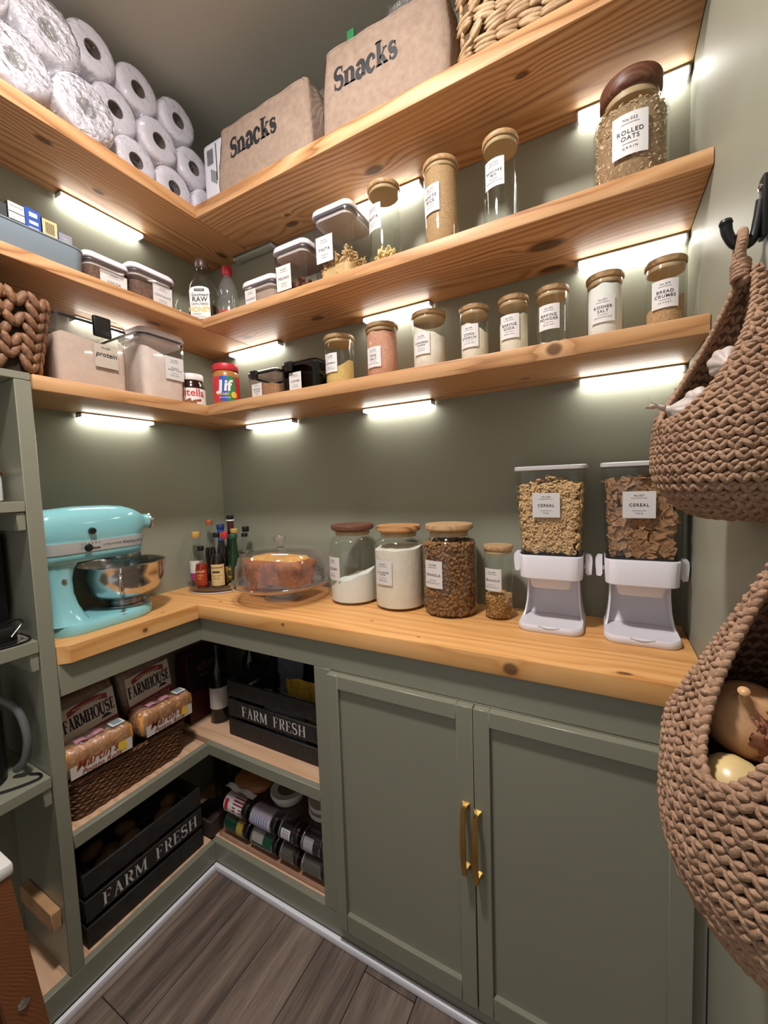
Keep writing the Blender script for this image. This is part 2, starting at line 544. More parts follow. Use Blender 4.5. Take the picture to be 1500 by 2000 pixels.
GRAN = P('granola_cluster', '#8a6139', .75, var=(180, .45), bump=(260, .5, .003))
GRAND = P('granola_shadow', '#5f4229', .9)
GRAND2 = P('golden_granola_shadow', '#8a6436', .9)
GRAN2 = P('golden_granola', '#c2955a', .75, var=(180, .35))
TISSUE = P('paper_roll_white', '#d3d0d7', .85, bump=(200, .1, .001))
CORE = P('cardboard_core', '#6d625c', .9)
def burlap():
    t = NT('burlap')
    c = t.coord()
    a = t.n('TexWave', {'Vector': c, 'Scale': 130.0, 'Distortion': 1.5, 'Detail': 1.0}, wave_type='BANDS', bands_direction='X').outputs[1]
    b = t.n('TexWave', {'Vector': c, 'Scale': 130.0, 'Distortion': 1.5, 'Detail': 1.0}, wave_type='BANDS', bands_direction='Z').outputs[1]
    h = t.math('ADD', t.math('MULTIPLY', a, b), t.math('MULTIPLY', t.noise(c, 60, 4), .8))
    col = t.ramp(h, [(.2, '#7d6759'), (.6, '#998271'), (1, '#ad9786')])
    t.bsdf(col, .9, 0, (h, .5, .002))
    return t.m
BURLAP = burlap()
BURLAPD = P('burlap_lining', '#54473f', .95)
def strand(name, a, b, c, sc=140, rough=.6, bump=.6):
    t = NT(name)
    co_ = t.coord((1, 1, 1))
    v = t.math('ADD', t.math('MULTIPLY', t.noise(t.coord((.35, 1, 1)), sc, 3), .7), t.math('MULTIPLY', t.noise(co_, 14, 2), .4))
    t.bsdf(t.ramp(v, [(.3, a), (.55, b), (.8, c)]), rough, 0, (v, bump, .002))
    return t.m
SEAGRASS = strand('seagrass', '#8c6a48', '#b3926c', '#cbb08c')
HYACINTH = strand('water_hyacinth', '#4c3120', '#80583a', '#a87c55')
WICKER = strand('dark_wicker', '#3a2415', '#664126', '#926640', 200, .4)
YARN = strand('crochet_yarn', '#7d604b', '#9c7a60', '#b99a80', 320, .85, 1.0)
BLACKW = P('black_stained_wood', '#221e1d', .6, var=(40, .5), bump=(60, .3, .003))
MINT = P('aqua_enamel', '#88c6cd', .16, Coat_Weight=.6, Coat_Roughness=.05)
CAKEG = P('cake_crust', '#a5622f', .75, var=(28, .4), bump=(80, .8, .007))
CAKET = P('cake_crumb', '#e2ad58', .8, var=(40, .2), bump=(120, .7, .006))
GARLIC = P('garlic_skin', '#b9aba3', .5, var=(40, .2), bump=(60, .25, .003))
ONION = P('onion_skin', '#d6a679', .35, var=(18, .25), bump=(60, .3, .002))
ONIONR = P('red_onion_skin', '#bb7c60', .45, var=(45, .35), bump=(70, .6, .004))
POTATO = P('potato_skin', '#7a6141', .8, var=(40, .3), bump=(60, .3, .003))
BUN = P('bun_crust', '#d8994a', .3, var=(20, .25))
LOAF = P('loaf_slice_crust', '#a58263', .7, var=(25, .25))
def col(h, rough=.45, **k): return P('colour_'+h.lstrip('#'), h, rough, **k)
RED, DKRED, BLUE, DKBLUE, YEL, GRN, ORG, MAG = [col(c) for c in ('#c22a33', '#7d2030', '#2a4fa8', '#1d2f63', '#e3b93c', '#2f7d4a', '#e0822f', '#a8397c')]
WHITE, CREAM, GOLDC, DKGRN, DKGREY, LGREY, BROWN = [col(c) for c in ('#e4e1e0', '#d9c48d', '#b9934f', '#1f4a33', '#38383a', '#a5a5a8', '#8a542c')]
LED_ON = emis('led_diffuser', (1, .985, .92, 1), STRIP)
LED_OFF = P('unlit_diffuser', '#a3a79c', .4)
ALU = P('grey_aluminium', '#77766f', .4, .6)

# ---------------------------------------------------------------- shared builders
def label(parent, place, wd, h, v, num, names, sub, u=0, o=.0004, ns=None):
    """printed card: number, rule, name lines, rule, category"""
    cd = card(MB(), place, wd, h, u, v, o).build('label', PAPER, parent)
    p = MB()
    k = h/.062
    ns = ns or min(.0082*k, .88*wd/max(len(x) for x in names))
    put(p, txt(num, .0062*k, 0, 0, 1.1), place, u, v+h*.31, o+.0004)
    rule(p, place, u, v+h*.25, wd*.5, .0006*k, o+.0004)
    n = len(names)
    for i, s in enumerate(names):
        put(p, txt(s, ns*1.25, .012, 0, 1.15), place, u, v-.004*k+(n-1-2*i)*ns*.62, o+.0004)
    rule(p, place, u, v-h*.22, wd*.42, .0006*k, o+.0004)
    put(p, txt(sub, .0052*k, 0, 0, 1.5), place, u, v-h*.35, o+.0004)
    p.build('label_print', INK, cd, smooth=0)
    return cd

def fill_lathe(name, parent, mat, R, z0, z1, tilt=0, ang=0, rough=.002, seg=32, peak=0):
    """powder or grain filling a round jar, with an uneven top"""
    m = MB()
    a = np.linspace(0, 2*PI, seg, endpoint=False)
    ph = rnd.random()*6
    def ring(r, z, top=False):
        zz = np.full(seg, z)
        if top: zz = z+tilt*(r/R)*np.cos(a-ang)+rough*np.sin(3*a+ph)*(r/R)+rough*.7*np.sin(7*a+2*ph)*(r/R)+peak*(1-r/R)
        return np.stack([r*np.cos(a), r*np.sin(a), zz], 1)
    m.loft([ring(R*.9, z0), ring(R, z0+.004), ring(R, (z0+z1)/2), ring(R, z1, 1), ring(R*.75, z1, 1), ring(R*.4, z1, 1), ring(1e-4, z1, 1)])
    return m.build(name, mat, parent, 60)

def pieces(name, parent, mat, proto, pts, rots, scale):
    """many small like pieces joined into one countless part"""
    M = rots*np.asarray(scale)[..., None, None] if np.ndim(scale) else rots*scale
    return MB().many(proto[0], proto[1], M, pts).build(name, mat, parent, 60, kind='stuff')
# ---------------------------------------------------------------- the room
W, CEIL, YF = 1.654, 2.72, -1.9
def struct(mb, name, m, parent=None, **k):
    o = mb.build(name, m, parent, **k)
    if parent is None: o['kind'] = 'structure'
    return o
fl = struct(MB().box(-.05, W+.05, YF, .05, -.04, -.0065), 'floor', DKGREY)
pw = .152
for i in range(11):
    x0 = .135+(i-1)*pw
    ends = [-.02, -.02-(.35+.37*((i*5) % 3)), -1.95+.0]
    if i % 2: ends = [-.02, -.85-.1*(i % 3), -1.95]
    for a, b in zip(ends, ends[1:]):
        xa, xb = max(x0, -.04)+.0008, min(x0+pw, W+.04)-.0008
        if xb-xa < .02: continue
        struct(MB().box(xa, xb, b+.0008, a-.0008, -.0063, 0, .0012, seg=1), 'plank', FLOORM, fl)
struct(MB().box(-.05, 0, YF, .05, 0, CEIL), 'wall_left', GREEN)
struct(MB().box(0, W, 0, .05, 0, CEIL), 'wall_back', GREEN)
struct(MB().box(W, W+.05, YF, .05, 0, CEIL), 'wall_right', GREEN)
struct(MB().box(-.05, W+.05, YF, .05, CEIL, CEIL+.05), 'ceiling', CEILM)
# ceiling lamp that lights the pantry (just above the picture)
cl = thing('ceiling_light', 'round flush ceiling lamp over the pantry floor', 'lamp', (.97, -.98, CEIL))
MB().lathe([(.102, 0), (.106, -.012), (.098, -.022)], 40).build('lamp_base', WHITETRIM, cl)
MB().lathe([(.09, -.0225), (.086, -.032), (.065, -.039), (0, -.042)], 40, c0=False).build('diffuser', emis('ceiling_diffuser', (1, .945, .91, 1), CEIL_LAMP), cl)

# ---------------------------------------------------------------- pine shelves
SD = .2615
Z1, Z2, Z3 = (2.2735, 2.3135), (1.9116, 1.9427), (1.6137, 1.6505)
LK = {1: [(.062, .156, 0, .013), (.49, .12, 0, .008), (.66, .2, 0, .01)], 2: [(.374, .165, 0, .012), (.83, .2, 0, .009)], 3: [(.13, .13, 0, .010), (.5, .05, 0, .007)]}
BK = {1: [(.621, -.131, 0, .015), (.255, -.068, 0, .013), (.272, -.114, 0, .006), (1.05, -.2, 0, .008)],
      2: [(1.092, -.150, 0, .021), (1.094, -.025, 0, .016), (.378, -.110, 0, .013), (.06, -.115, 0, .011)],
      3: [(.573, -.128, 0, .013), (.195, -.227, 0, .012), (1.036, -.114, 0, .007), (1.12, -.261, .02, .008)]}
LLEN = {1: 1.25, 2: 1.25, 3: .755}
NAME = {1: 'top', 2: 'middle', 3: 'lowest'}
for k, (za, zb) in ((1, Z1), (2, Z2), (3, Z3)):
    t = zb-za
    bm_ = MB().box(0, LLEN[k], .0015, SD, 0, t, .0025)
    o = bm_.build('pine_shelf', wood('pine_left_%s' % NAME[k], *PINE, ring=.012, warp=.04, off=(-.11+.03*k, -.05-.015*k), knots=LK[k], seed=k))
    o.location, o.rotation_euler = (0, -.0015, za), (0, 0, -PI/2)
    tag(o, {1: 'top pine shelf board on the left wall carrying the wrapped paper rolls', 2: 'middle pine shelf board on the left wall under the grey bin', 3: 'lowest pine shelf board on the left wall under the flour tubs'}[k], 'shelf', 'pine shelf boards')
    bm_ = MB().box(0, W-.263-.001, -SD, -.0015, 0, t, .0025)
    o = bm_.build('pine_shelf', wood('pine_back_%s' % NAME[k], *PINE, ring=.014, warp=.045, off=(.12-.04*k, -.06-.012*k), knots=BK[k], seed=k+5))
    o.location = (.263, 0, za)
    tag(o, {1: 'top pine shelf board on the back wall under the fabric bins', 2: 'middle pine shelf board on the back wall under the rice and oats jars', 3: 'lowest pine shelf board on the back wall under the baking jars'}[k], 'shelf', 'pine shelf boards')

# ---------------------------------------------------------------- LED strips
def strip(side, a, b, zs, lab, on=True):
    L = b-a
    t = thing('led_strip_light', lab, 'light', (a, -.002, zs) if side == 'back' else (.002, b, zs), 0 if side == 'back' else -PI/2, 'under-shelf light bars')
    # local x along the bar, depth away from the wall
    s = -1 if side == 'back' else 1
    y0, y1 = sorted((s*.001, s*.036))
    MB().box(0, L, y0, y1, -.005, -.0002, .001, seg=1).build('mount', ALU, t)
    y0, y1 = sorted((s*.002, s*.034))
    MB().box(.003, L-.003, y0, y1, -.0155, -.005, .003).build('diffuser', LED_ON if on else LED_OFF, t)
    MB().box(-.001, .003, y0, y1, -.015, -.005, .0008, seg=1).build('end_cap', WPLAST, t)
    MB().box(L-.003, L+.001, y0, y1, -.015, -.005, .0008, seg=1).build('end_cap', WPLAST, t)
strip('left', -.556, -.302, Z1[0], 'lit light bar under the top left shelf above the grey bin')
strip('back', .186, .385, Z1[0], 'unlit grey light bar under the top shelf near the corner', False)
strip('back', .755, .988, Z1[0], 'lit light bar under the top shelf behind the tall pasta jar')
strip('back', 1.418, 1.648, Z1[0], 'lit light bar under the top shelf behind the rolled oats jar')
strip('left', -.545, -.314, Z2[0], 'lit light bar under the middle left shelf behind the flour tubs')
strip('back', .128, .395, Z2[0], 'lit light bar under the middle shelf above the brown sugar box')
strip('back', .770, 1.010, Z2[0], 'lit light bar under the middle shelf above the pink salt jar')
strip('back', 1.418, 1.648, Z2[0], 'lit light bar under the middle shelf above the kosher salt jar')
strip('left', -.551, -.313, Z3[0], 'lit light bar under the lowest left shelf above the mixer')
strip('back', .202, .445, Z3[0], 'lit light bar under the lowest shelf above the bottles and cake')
strip('back', .756, 1.007, Z3[0], 'lit light bar under the lowest shelf above the flour jar')
strip('back', 1.421, 1.648, Z3[0], 'lit light bar under the lowest shelf above the cereal dispensers')

# ---------------------------------------------------------------- worktop and base cabinet
ZC0, ZC = .9235, .9691
CL, CB = .2755, .361
wt = thing('pine_worktop', 'L-shaped orange pine worktop carrying the mixer, jars and cereal dispensers', 'worktop', (0, 0, ZC0))
o = MB().box(0, W-.002, -CB, -.0015, 0, ZC-ZC0, .003).build('worktop_board', wood('counter_back', *CTR, ring=.026, warp=.05, off=(.09, .06), knots=[(1.514, -.345, .0456, .007), (1.07, -.33, .0456, .003), (.65, -.361, .03, .003), (1.3, -.361, .02, .008), (.315, -.303, .0456, .004), (.9, -.27, .0456, .003)], seed=3, rough=.38), wt)
o.location = (.001, 0, 0)
L = .757-CB-.001
m = MB()
pts = [(0, .001), (L, .001), (L, CL-.02), (L-.022, CL), (0, CL)]
m.loft([[(x, y, z) for x, y in pts] for z in (0, ZC-ZC0)])
o = m.build('worktop_board', wood('counter_left', *CTR, ring=.024, warp=.05, off=(-.12, .05), knots=[(.18, .2755, .02, .004), (.1, .24, .0456, .004)], seed=4, rough=.38), wt)
o.location, o.rotation_euler = (0, -CB-.001, 0), (0, 0, -PI/2)

FX, FY = .257, -.343          # front planes of the left and back runs
ZA, ZM0, ZM, ZB0, ZB = .8386, .4229, .462, .0244, .0964
XS = .744                     # left edge of the stile beside the doors
YE = -1.15
cab = thing('base_cabinet', 'sage green built-in base cabinet with open corner shelves and two doors', 'cabinet', (0, 0, 0))
def cb(name, m, *b, bev=.0015): return MB().box(*b, bev, seg=1).build(name, m, cab)
cb('apron', CABG, FX-.02, FX, -.757, FY, ZA, ZC0-.0005)
cb('apron', CABG, FX-.02, W-.002, FY, FY+.02, ZA, ZC0-.0005)
for z0, z1, n in ((ZM0, ZM, 'middle_shelf'), (.06, ZB, 'bottom_shelf')):
    yl = -.757 if n == 'middle_shelf' else YE
    cb(n, PLY, .002, FX-.02, yl, FY+.001, z0, z1)
    cb(n, PLY, .002, XS+.02, FY+.0205, -.002, z0, z1)
    zf0 = z0 if n == 'middle_shelf' else ZB0
    cb('shelf_edge', CABG, FX-.019, FX, yl, FY, zf0, z1-.0005)
    cb('shelf_edge', CABG, FX-.019, XS if n == 'middle_shelf' else W-.002, FY, FY+.02, zf0, z1-.0005)
cb('stile', CABG, XS, .803, FY-.0008, FY+.02, ZB, ZA)
cb('stile', CABG, 1.626, W-.002, FY-.0008, FY+.02, ZB, ZA)
cb('face_rail', CABG, .803, 1.626, FY, FY+.02, .78, ZA-.0005)
cb('partition', CABG, XS, XS+.018, FY+.021, -.002, ZB, ZA)
cb('toe_board', CABG, FX-.019, W-.002, FY+.001, FY+.02, 0, ZB0)
def door(x0, x1, px0, px1, side):
    d = thing('cabinet_door', None, None)
    d.parent = cab
    zb, zt, pb, pt = .080, .836, .134, .799
    yb, yf = FY-.001, FY-.022
    B = lambda n, *b: MB().box(*b, .0014, seg=1).build(n, CABG, d)
    B('door_stile', x0, px0, yf, yb, zb, zt); B('door_stile', px1, x1, yf, yb, zb, zt)
    B('door_rail', px0, px1, yf, yb, pt, zt); B('door_rail', px0, px1, yf, yb, zb, pb)
    MB().box(px0-.002, px1+.002, yf+.012, yb, pb-.002, pt+.002).build('door_panel', CABG, d)
    hx_, z0, z1 = (px1+x1)/2+.001 if side > 0 else px0-.0285, (.441, .604) if side > 0 else (.431, .593)[0:2][0], 0
    z0, z1 = (.441, .604) if side > 0 else (.431, .594)
    m = MB()
    n = 13
    rings = []
    for i in range(n):
        q = i/(n-1)
        z = z0+.002+(z1-z0-.004)*q
        out = .024+.006*math.sin(PI*q)
        wv = .0048+.0012*math.sin(PI*q)
        rings.append([(hx_+x*wv, yf-out+y*.0032, z) for x, y in ((1, 1), (-1, 1), (-1, -1), (1, -1))])
    m.loft(rings)
    for zc in (z0+.006, z1-.006):
        r = []
        for q, ww in ((0, .0095), (.12, .009), (.3, .0055), (.7, .005), (1.0, .0055)):
            r.append([(hx_+x*ww, yf-q*.025, zc+y*ww*.8) for x, y in ((1, 1), (1, -1), (-1, -1), (-1, 1))])
        m.loft(r)
    m.build('handle', BRASS, d, 30)
door(.805, 1.2145, .8395, 1.1755, 1)
door(1.2165, 1.628, 1.2525, 1.588, -1)
struct(MB().box(FX, FX+.013, YE, FY-.013, .0005, .023, .003), 'baseboard_left', WHITETRIM)
struct(MB().box(FX, W-.001, FY-.013, FY, .0005, .023, .003), 'baseboard_back', WHITETRIM)

# tall open shelf unit at the left edge
tw = thing('shelf_tower', 'sage green tall open shelf unit at the left edge beside the worktop', 'shelf unit', (0, -.757, 0))
def tb(n, *b): return MB().box(*b, .0015, seg=1).build(n, CABG, tw)
tb('upright', .002, FX, -.034, -.001, ZB+.0005, 1.633)
tb('top_board', .002, FX, -.39, -.001, 1.6335, 1.652)
for z0, z1 in ((1.318, 1.343), (.970, 1.001), (.621, .649)):
    tb('tower_shelf', .002, FX+.001, -.39, -.035, z0, z1)
    tb('cleat', .06, FX-.004, -.052, -.035, z0-.045, z0-.001)
# ---------------------------------------------------------------- jars and boxes
PLUG = P('bamboo_plug', '#b79a74', .5)
def lid_disc(parent, R, z, th, m, plug=True):
    mb = MB().lathe([(R*.97, z), (R, z+.002), (R, z+th-.002), (R*.97, z+th), (0, z+th)], 36)
    o = mb.build('lid', m, parent)
    if plug:
        MB().lathe([(0, z-.011), (R*.9, z-.011), (R*.93, z-.008), (R*.93, z-.006), (R*.9, z-.004), (R*.9, z)], 36).build('seal', PLUG, parent)
    return o

def canister(lab, x, y, z, R, h, fill, fmat, num, names, sub, tilt=0, ang=0, rough=.002, la=0.0, lv=None, lw=.05, lh=.058, group='bamboo lidded glass jars', th=.012, lidm=None, peak=0, cat='jar'):
    t = thing('glass_jar', lab, cat, (x, y, z), 0, group)
    MB().lathe([(0, .002), (R*.9, .001), (R, .006), (R, h-.004), (R-.0015, h)], 40, c0=False, c1=False).build('glass_body', GLASSJ, t)
    lid_disc(t, R+.002, h+.0005, th, lidm or BAMBOO)
    if fmat: fill_lathe('contents', t, fmat, R-.003, .004, fill, tilt, ang, rough, peak=peak)
    if names: label(t, cyl(R, la), lw, lh, h*.55 if lv is None else lv, num, names, sub)
    return t

z3, z2 = Z3[1]+.0003, Z2[1]+.0003
G3 = 'baking jars on the lowest back shelf'
j = [('jar of yellow cornmeal with bamboo lid, beside the black coffee box', .735, .047, .160, .075, CORNM, 'No.048', ['CORNMEAL'], 'COOKING', .022, .5, .085),
     ('bamboo lidded jar full of pink salt', .890, .048, .163, .148, PINKS, 'No.070', ['PINK', 'SALT'], 'SEASONING', .002, 0, .075),
     ('bamboo lidded jar of powdered sugar with a slanted white surface', 1.042, .047, .163, .128, FLOUR, 'No.052', ['POWDERED', 'SUGAR'], 'SWEET', .022, 2.9, .085),
     ('bamboo lidded jar of corn starch, powder clinging near its top', 1.172, .0375, .150, .105, STARCH, 'No.044', ['CORN', 'STARCH'], 'COOKING', .014, 3.6, .082),
     ('bamboo lidded jar of baking soda on the lowest shelf', 1.274, .0365, .150, .108, STARCH, 'No.035', ['BAKING', 'SODA'], 'BAKING', .012, .4, .085),
     ('bamboo lidded jar of baking powder nearly empty behind its label', 1.366, .0365, .150, .034, STARCH, 'No.003', ['BAKING', 'POWDER'], 'BAKING', .004, 1, .088),
     ('bamboo lidded jar full of white kosher salt', 1.480, .0375, .150, .135, SUGAR, 'No.071', ['KOSHER', 'SALT'], 'SEASONING', .001, 0, .080),
     ('bamboo lidded jar of bread crumbs at the right end of the lowest shelf', 1.596, .0375, .150, .072, BCRUMB, 'No.079', ['BREAD', 'CRUMBS'], 'SAVORY', .014, .2, .085)]
for lab, x, R, h, fi, m, num, nm, sub, tilt, ang, lv in j:
    canister(lab, x, -.13, z3, R, h, fi, m, num, nm, sub, tilt, ang, la=-.12, lv=lv, group=G3)
G2 = 'jars on the middle back shelf'
tp = canister('tall glass jar with only a little pasta at its bottom, before the light bar', .913, -.13, z2, .046, .256, .004, None, 'No.022', ['PASTA'], 'DRY', la=-.35, lv=.17, lw=.054, lh=.07, group=G2)
tr = canister('tall glass jar full of brown rice', 1.088, -.13, z2, .046, .25, .238, RICE, 'No.037', ['WHITE', 'RICE'], 'GRAIN', la=-.35, lv=.16, lw=.054, lh=.07, group=G2)
tq = canister('tall glass jar of pancake mix beside the rice jar', 1.247, -.13, z2, .0425, .248, .055, BCRUMB, 'No.050', ['PANCAKE', 'MIX'], 'BREAKFAST', .012, 1, la=-.2, lv=.165, lw=.052, lh=.066, group=G2)
# loose pasta in the tall jar: short twisted pieces
def pasta_proto():
    m = MB()
    a = np.linspace(0, 1, 7)
    m.tube(np.stack([a*a*.002, a*0, (a-.5)*.022], 1), .003+.0005*np.cos(a*18), 6)
    return np.concatenate(m.v), m.f
n = 150
a, r = rng.uniform(0, 2*PI, n), .029*np.sqrt(rng.uniform(0, 1, n))
pieces('contents', tp, PASTAM, pasta_proto(), np.stack([r*np.cos(a), r*np.sin(a), rng.uniform(.016, .088, n)], 1), rand_rot(n), 1.0)

def big_jar(lab, x, y, z, R, h, lidm, num, names, sub, la, lv, lw, lh, cat='jar', group='large glass jars with wooden lids', lt=0):
    t = thing('storage_jar', lab, cat, (x, y, z), 0, group)
    MB().lathe([(0, .003), (R*.86, .002), (R*.96, .008), (R, .022), (R, h*.76), (R*.97, h*.82), (R*.86, h*.885), (R*.74, h*.915), (R*.72, h*.94), (R*.75, h*.975), (R*.745, h*.985)], 48, c0=False, c1=False).build('glass_body', GLASSJ, t)
    zt = h*.985+.0008
    MB().lathe([(R*.72, zt), (R*(.84-lt*3), zt+.004), (R*(.88-lt*4), zt+.008), (R*(.88-lt*4), zt+.017+lt), (R*(.86-lt*4), zt+.02+lt), (0, zt+.021+lt)], 40).build('lid', lidm, t)
    MB().lathe([(R*.69, zt-.014), (R*.71, zt-.008), (R*.69, zt-.001)], 32).build('seal', PLUG, t)
    label(t, cyl(R, la), lw, lh, lv, num, names, sub)
    return t
zc = ZC+.0003
t = big_jar('glass jar a third full of white sugar heaped to one side, dark wooden lid', .741, -.105, zc, .081, .238, WALNUT, 'No.001', ['SUGAR'], 'SWEET', -.42, .118, .064, .075)
fill_lathe('contents', t, SUGAR, .0775, .006, .082, .03, .25, .004)
t = big_jar('glass jar nearly full of white flour, two-tone wooden lid', .912, -.105, zc, .079, .238, ACACIA, 'No.055', ['ALL PURPOSE', 'FLOUR'], 'BAKING', -.25, .118, .066, .074)
fill_lathe('contents', t, FLOUR, .0755, .006, .188, .006, 1, .002)
tg = big_jar('glass jar full of dark brown granola, light wooden lid', 1.078, -.105, zc, .079, .245, BAMBOO, 'No.060', ['GRANOLA'], 'BREAKFAST', -.32, .125, .062, .078)
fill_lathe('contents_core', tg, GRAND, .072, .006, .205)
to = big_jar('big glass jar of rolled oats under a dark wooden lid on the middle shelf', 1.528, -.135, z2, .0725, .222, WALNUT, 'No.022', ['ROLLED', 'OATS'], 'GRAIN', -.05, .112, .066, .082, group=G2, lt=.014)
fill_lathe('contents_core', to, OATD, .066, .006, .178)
def jar_surface(n, R, z0, z1, sh=.004, top=.12):
    k = int(n*(1-top))
    a = rng.uniform(0, 2*PI, n)
    r = np.concatenate([R-rng.uniform(0, sh, k), R*np.sqrt(rng.uniform(0, 1, n-k))])
    z = np.concatenate([rng.uniform(z0, z1, k), np.full(n-k, z1)+rng.uniform(-.004, .004, n-k)])
    return np.stack([r*np.cos(a), r*np.sin(a), z], 1), a
def lump_proto(seed, sx=1, sy=1, sz=1):
    v, f = sphere(6, 4)
    r2 = np.random.default_rng(seed)
    return v*(1+r2.uniform(-.25, .25, (len(v), 1)))*np.array([sx, sy, sz]), f
p, _ = jar_surface(2600, .0715, .008, .208)
pieces('granola_clusters', tg, GRAN, lump_proto(1), p, rand_rot(len(p)), rng.uniform(.0032, .0066, len(p)))
p, _ = jar_surface(1500, .0655, .008, .182)
pieces('oat_flakes', to, OAT, lump_proto(2, 1, .75, .22), p, rand_rot(len(p)), rng.uniform(.0038, .0058, len(p)))
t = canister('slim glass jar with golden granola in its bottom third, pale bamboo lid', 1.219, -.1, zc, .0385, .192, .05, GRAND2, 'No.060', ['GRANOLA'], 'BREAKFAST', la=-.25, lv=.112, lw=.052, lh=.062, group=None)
p, _ = jar_surface(800, .034, .006, .064, .003, .25)
pieces('granola_clusters', t, GRAN2, lump_proto(3, 1, .8, .5), p, rand_rot(len(p)), rng.uniform(.003, .0055, len(p)))

# square boxes with soft white push lids
def pop_box(lab, x, y, z, rz, hx_, hy, h, body, fmat, fz, lb, group, lidh=.030, frac=.9, slope=0):
    t = thing('pop_top_container', lab, 'container', (x, y, z), rz, group)
    r = min(hx_, hy)*.34
    MB().rr([(.001, hx_*frac, hy*frac, r), (.006, hx_*frac+.003, hy*frac+.003, r), (h-lidh, hx_, hy, r), (h-lidh+.004, hx_, hy, r)], c1=False).build('box_body', body, t)
    zl = h-lidh+.0045
    MB().rr([(zl, hx_*.975, hy*.975, r), (zl+.005, hx_*.975, hy*.975, r)], c0=False, c1=False).build('gasket', GASKET, t)
    MB().rr([(zl-.012, hx_*.86, hy*.86, r), (zl-.010, hx_*.9, hy*.9, r), (zl+.006, hx_*.92, hy*.92, r)]).build('lid_plug', WPLAST2, t)
    MB().rr([(zl+.0065, hx_*1.005, hy*1.005, r), (zl+.009, hx_*1.02, hy*1.02, r), (h-.005, hx_*.99, hy*.99, r), (h, hx_*.93, hy*.93, r*.95)], n=6).build('lid', WPLAST, t)
    MB().rr([(h+.0003, hx_*.3, hx_*.3, hx_*.28), (h+.001, hx_*.28, hx_*.28, hx_*.26)]).build('push_button', WPLAST2, t)
    if fmat:
        k = frac+(1-frac)*fz/h
        rg = lambda zz, q, s=0: [(a*q, b*q, zz+s*a/hx_) for a, b in rrect(hx_-.003, hy-.003, r)]
        MB().loft([rg(.004, frac), rg(fz, k, slope), rg(fz+.002, k*.8, slope)]).build('contents', fmat, t, 60)
    if lb:
        lw, lh, u, v, num, nm, sub = lb
        yy = -(hy*frac+(hy-hy*frac)*v/h)
        pl = lambda uu, vv, o: (uu, -(hy*frac+.003*(1-vv/h)+(hy-hy*frac)*vv/h)-o-.0006, vv)
        label(t, pl, lw, lh, v, num, nm, sub, u)
    return t
GP = 'white lidded clear containers'
PL = PI/2
pop_box('low white lidded container of brown powder beside the grey bin', .125, -.527, z2, PL, .062, .085, .098, GREYCLEAR, COCOA, .062, (.075, .056, .012, .029, 'No.040', ['COCOA'], 'BAKING'), GP)
pop_box('low white lidded container of chocolate, nearer the honey bottle', .125, -.387, z2, PL, .076, .085, .124, GREYCLEAR, COCOA, .072, (.066, .062, .024, .05, 'No.041', ['CHOCOLATE'], 'BAKING'), GP)
pop_box('small white lidded container right of the red capped bottle', .452, -.12, z2, 0, .076, .07, .118, GREYCLEAR, PROT, .07, (.05, .06, -.03, .055, 'No.043', ['COCONUT'], 'BAKING'), GP)
tn = pop_box('medium white lidded container with pecans in the bottom', .606, -.13, z2, 0, .07, .075, .178, GREYCLEAR, None, 0, (.06, .075, -.022, .075, 'No.061', ['PECANS'], 'NUTS'), GP)
n = 150
pieces('pecan_halves', tn, NUTS, lump_proto(5, 1, .5, .4), np.stack([rng.uniform(-.042, .042, n), rng.uniform(-.05, .05, n), rng.uniform(.018, .07, n)], 1), rand_rot(n), rng.uniform(.012, .017, n))
tn = pop_box('tall white lidded container half full of short pasta', .768, -.13, z2, 0, .071, .075, .236, GREYCLEAR, None, 0, (.06, .075, -.022, .115, 'No.021', ['PASTA'], 'DRY'), GP)
n = 900
q = rng.uniform(-1, 1, (n, 2))
pp = np.stack([q[:, 0]*.048, q[:, 1]*.054, .016+rng.uniform(0, 1, n)*(.085+.02*q[:, 0])], 1)
pieces('contents', tn, PASTAM, pasta_proto(), pp, rand_rot(n), rng.uniform(.75, .95, n))
MB().rr([(.006, .055, .058, .02), (.07, .055, .058, .02)]).build('contents_core', PASTAM, tn)
# whole wheat flour
pop_box('tall white lidded container of whole wheat flour beside the spread jar', .125, -.362, z3, PL, .08, .075, .232, ACRYL, FLOUR, .155, (.066, .075, .03, .118, 'No.056', ['WHOLE', 'WHEAT FLOUR'], 'BAKING'), GP, slope=-.02)

# clip-top boxes with black latch
def clip_box(lab, x, y, z, rz, hx_, hy, h, body, fmat, fz, lb, lidc, group=None, latch=.03, lu=0):
    t = thing('clip_top_container', lab, 'container', (x, y, z), rz, group)
    r = .018
    MB().rr([(.001, hx_*.95, hy*.95, r), (.006, hx_*.97, hy*.97, r), (h*.84, hx_, hy, r)], c1=False).build('box_body', body, t)
    MB().rr([(h*.845, hx_*1.015, hy*1.015, r), (h*.845+.008, hx_*1.015, hy*1.015, r)], c0=False, c1=False).build('gasket', BLACKP, t)
    MB().rr([(h*.85+.0085, hx_*1.01, hy*1.01, r), (h*.95, hx_*.98, hy*.98, r), (h, hx_*.88, hy*.86, r)], n=6).build('lid', lidc, t)
    MB().box(lu-latch/2, lu+latch/2, -hy*1.015-.014, -hy*1.015-.0005, h*.70, h*.97, .004).build('latch', BLACKP, t)
    if fmat:
        rg = lambda zz, q, s=0: [(a*q, b*q, zz+s*math.sin(a*70)) for a, b in rrect(hx_-.003, hy-.003, r, 8)]
        MB().loft([rg(.004, .96), rg(fz, .985, .008), rg(fz+.003, .7, .004)]).build('contents', fmat, t, 60)
    if lb:
        lw, lh, u, v, num, nm, sub = lb
        label(t, flat(-hy-.0008), lw, lh, v, num, nm, sub, u)
    return t
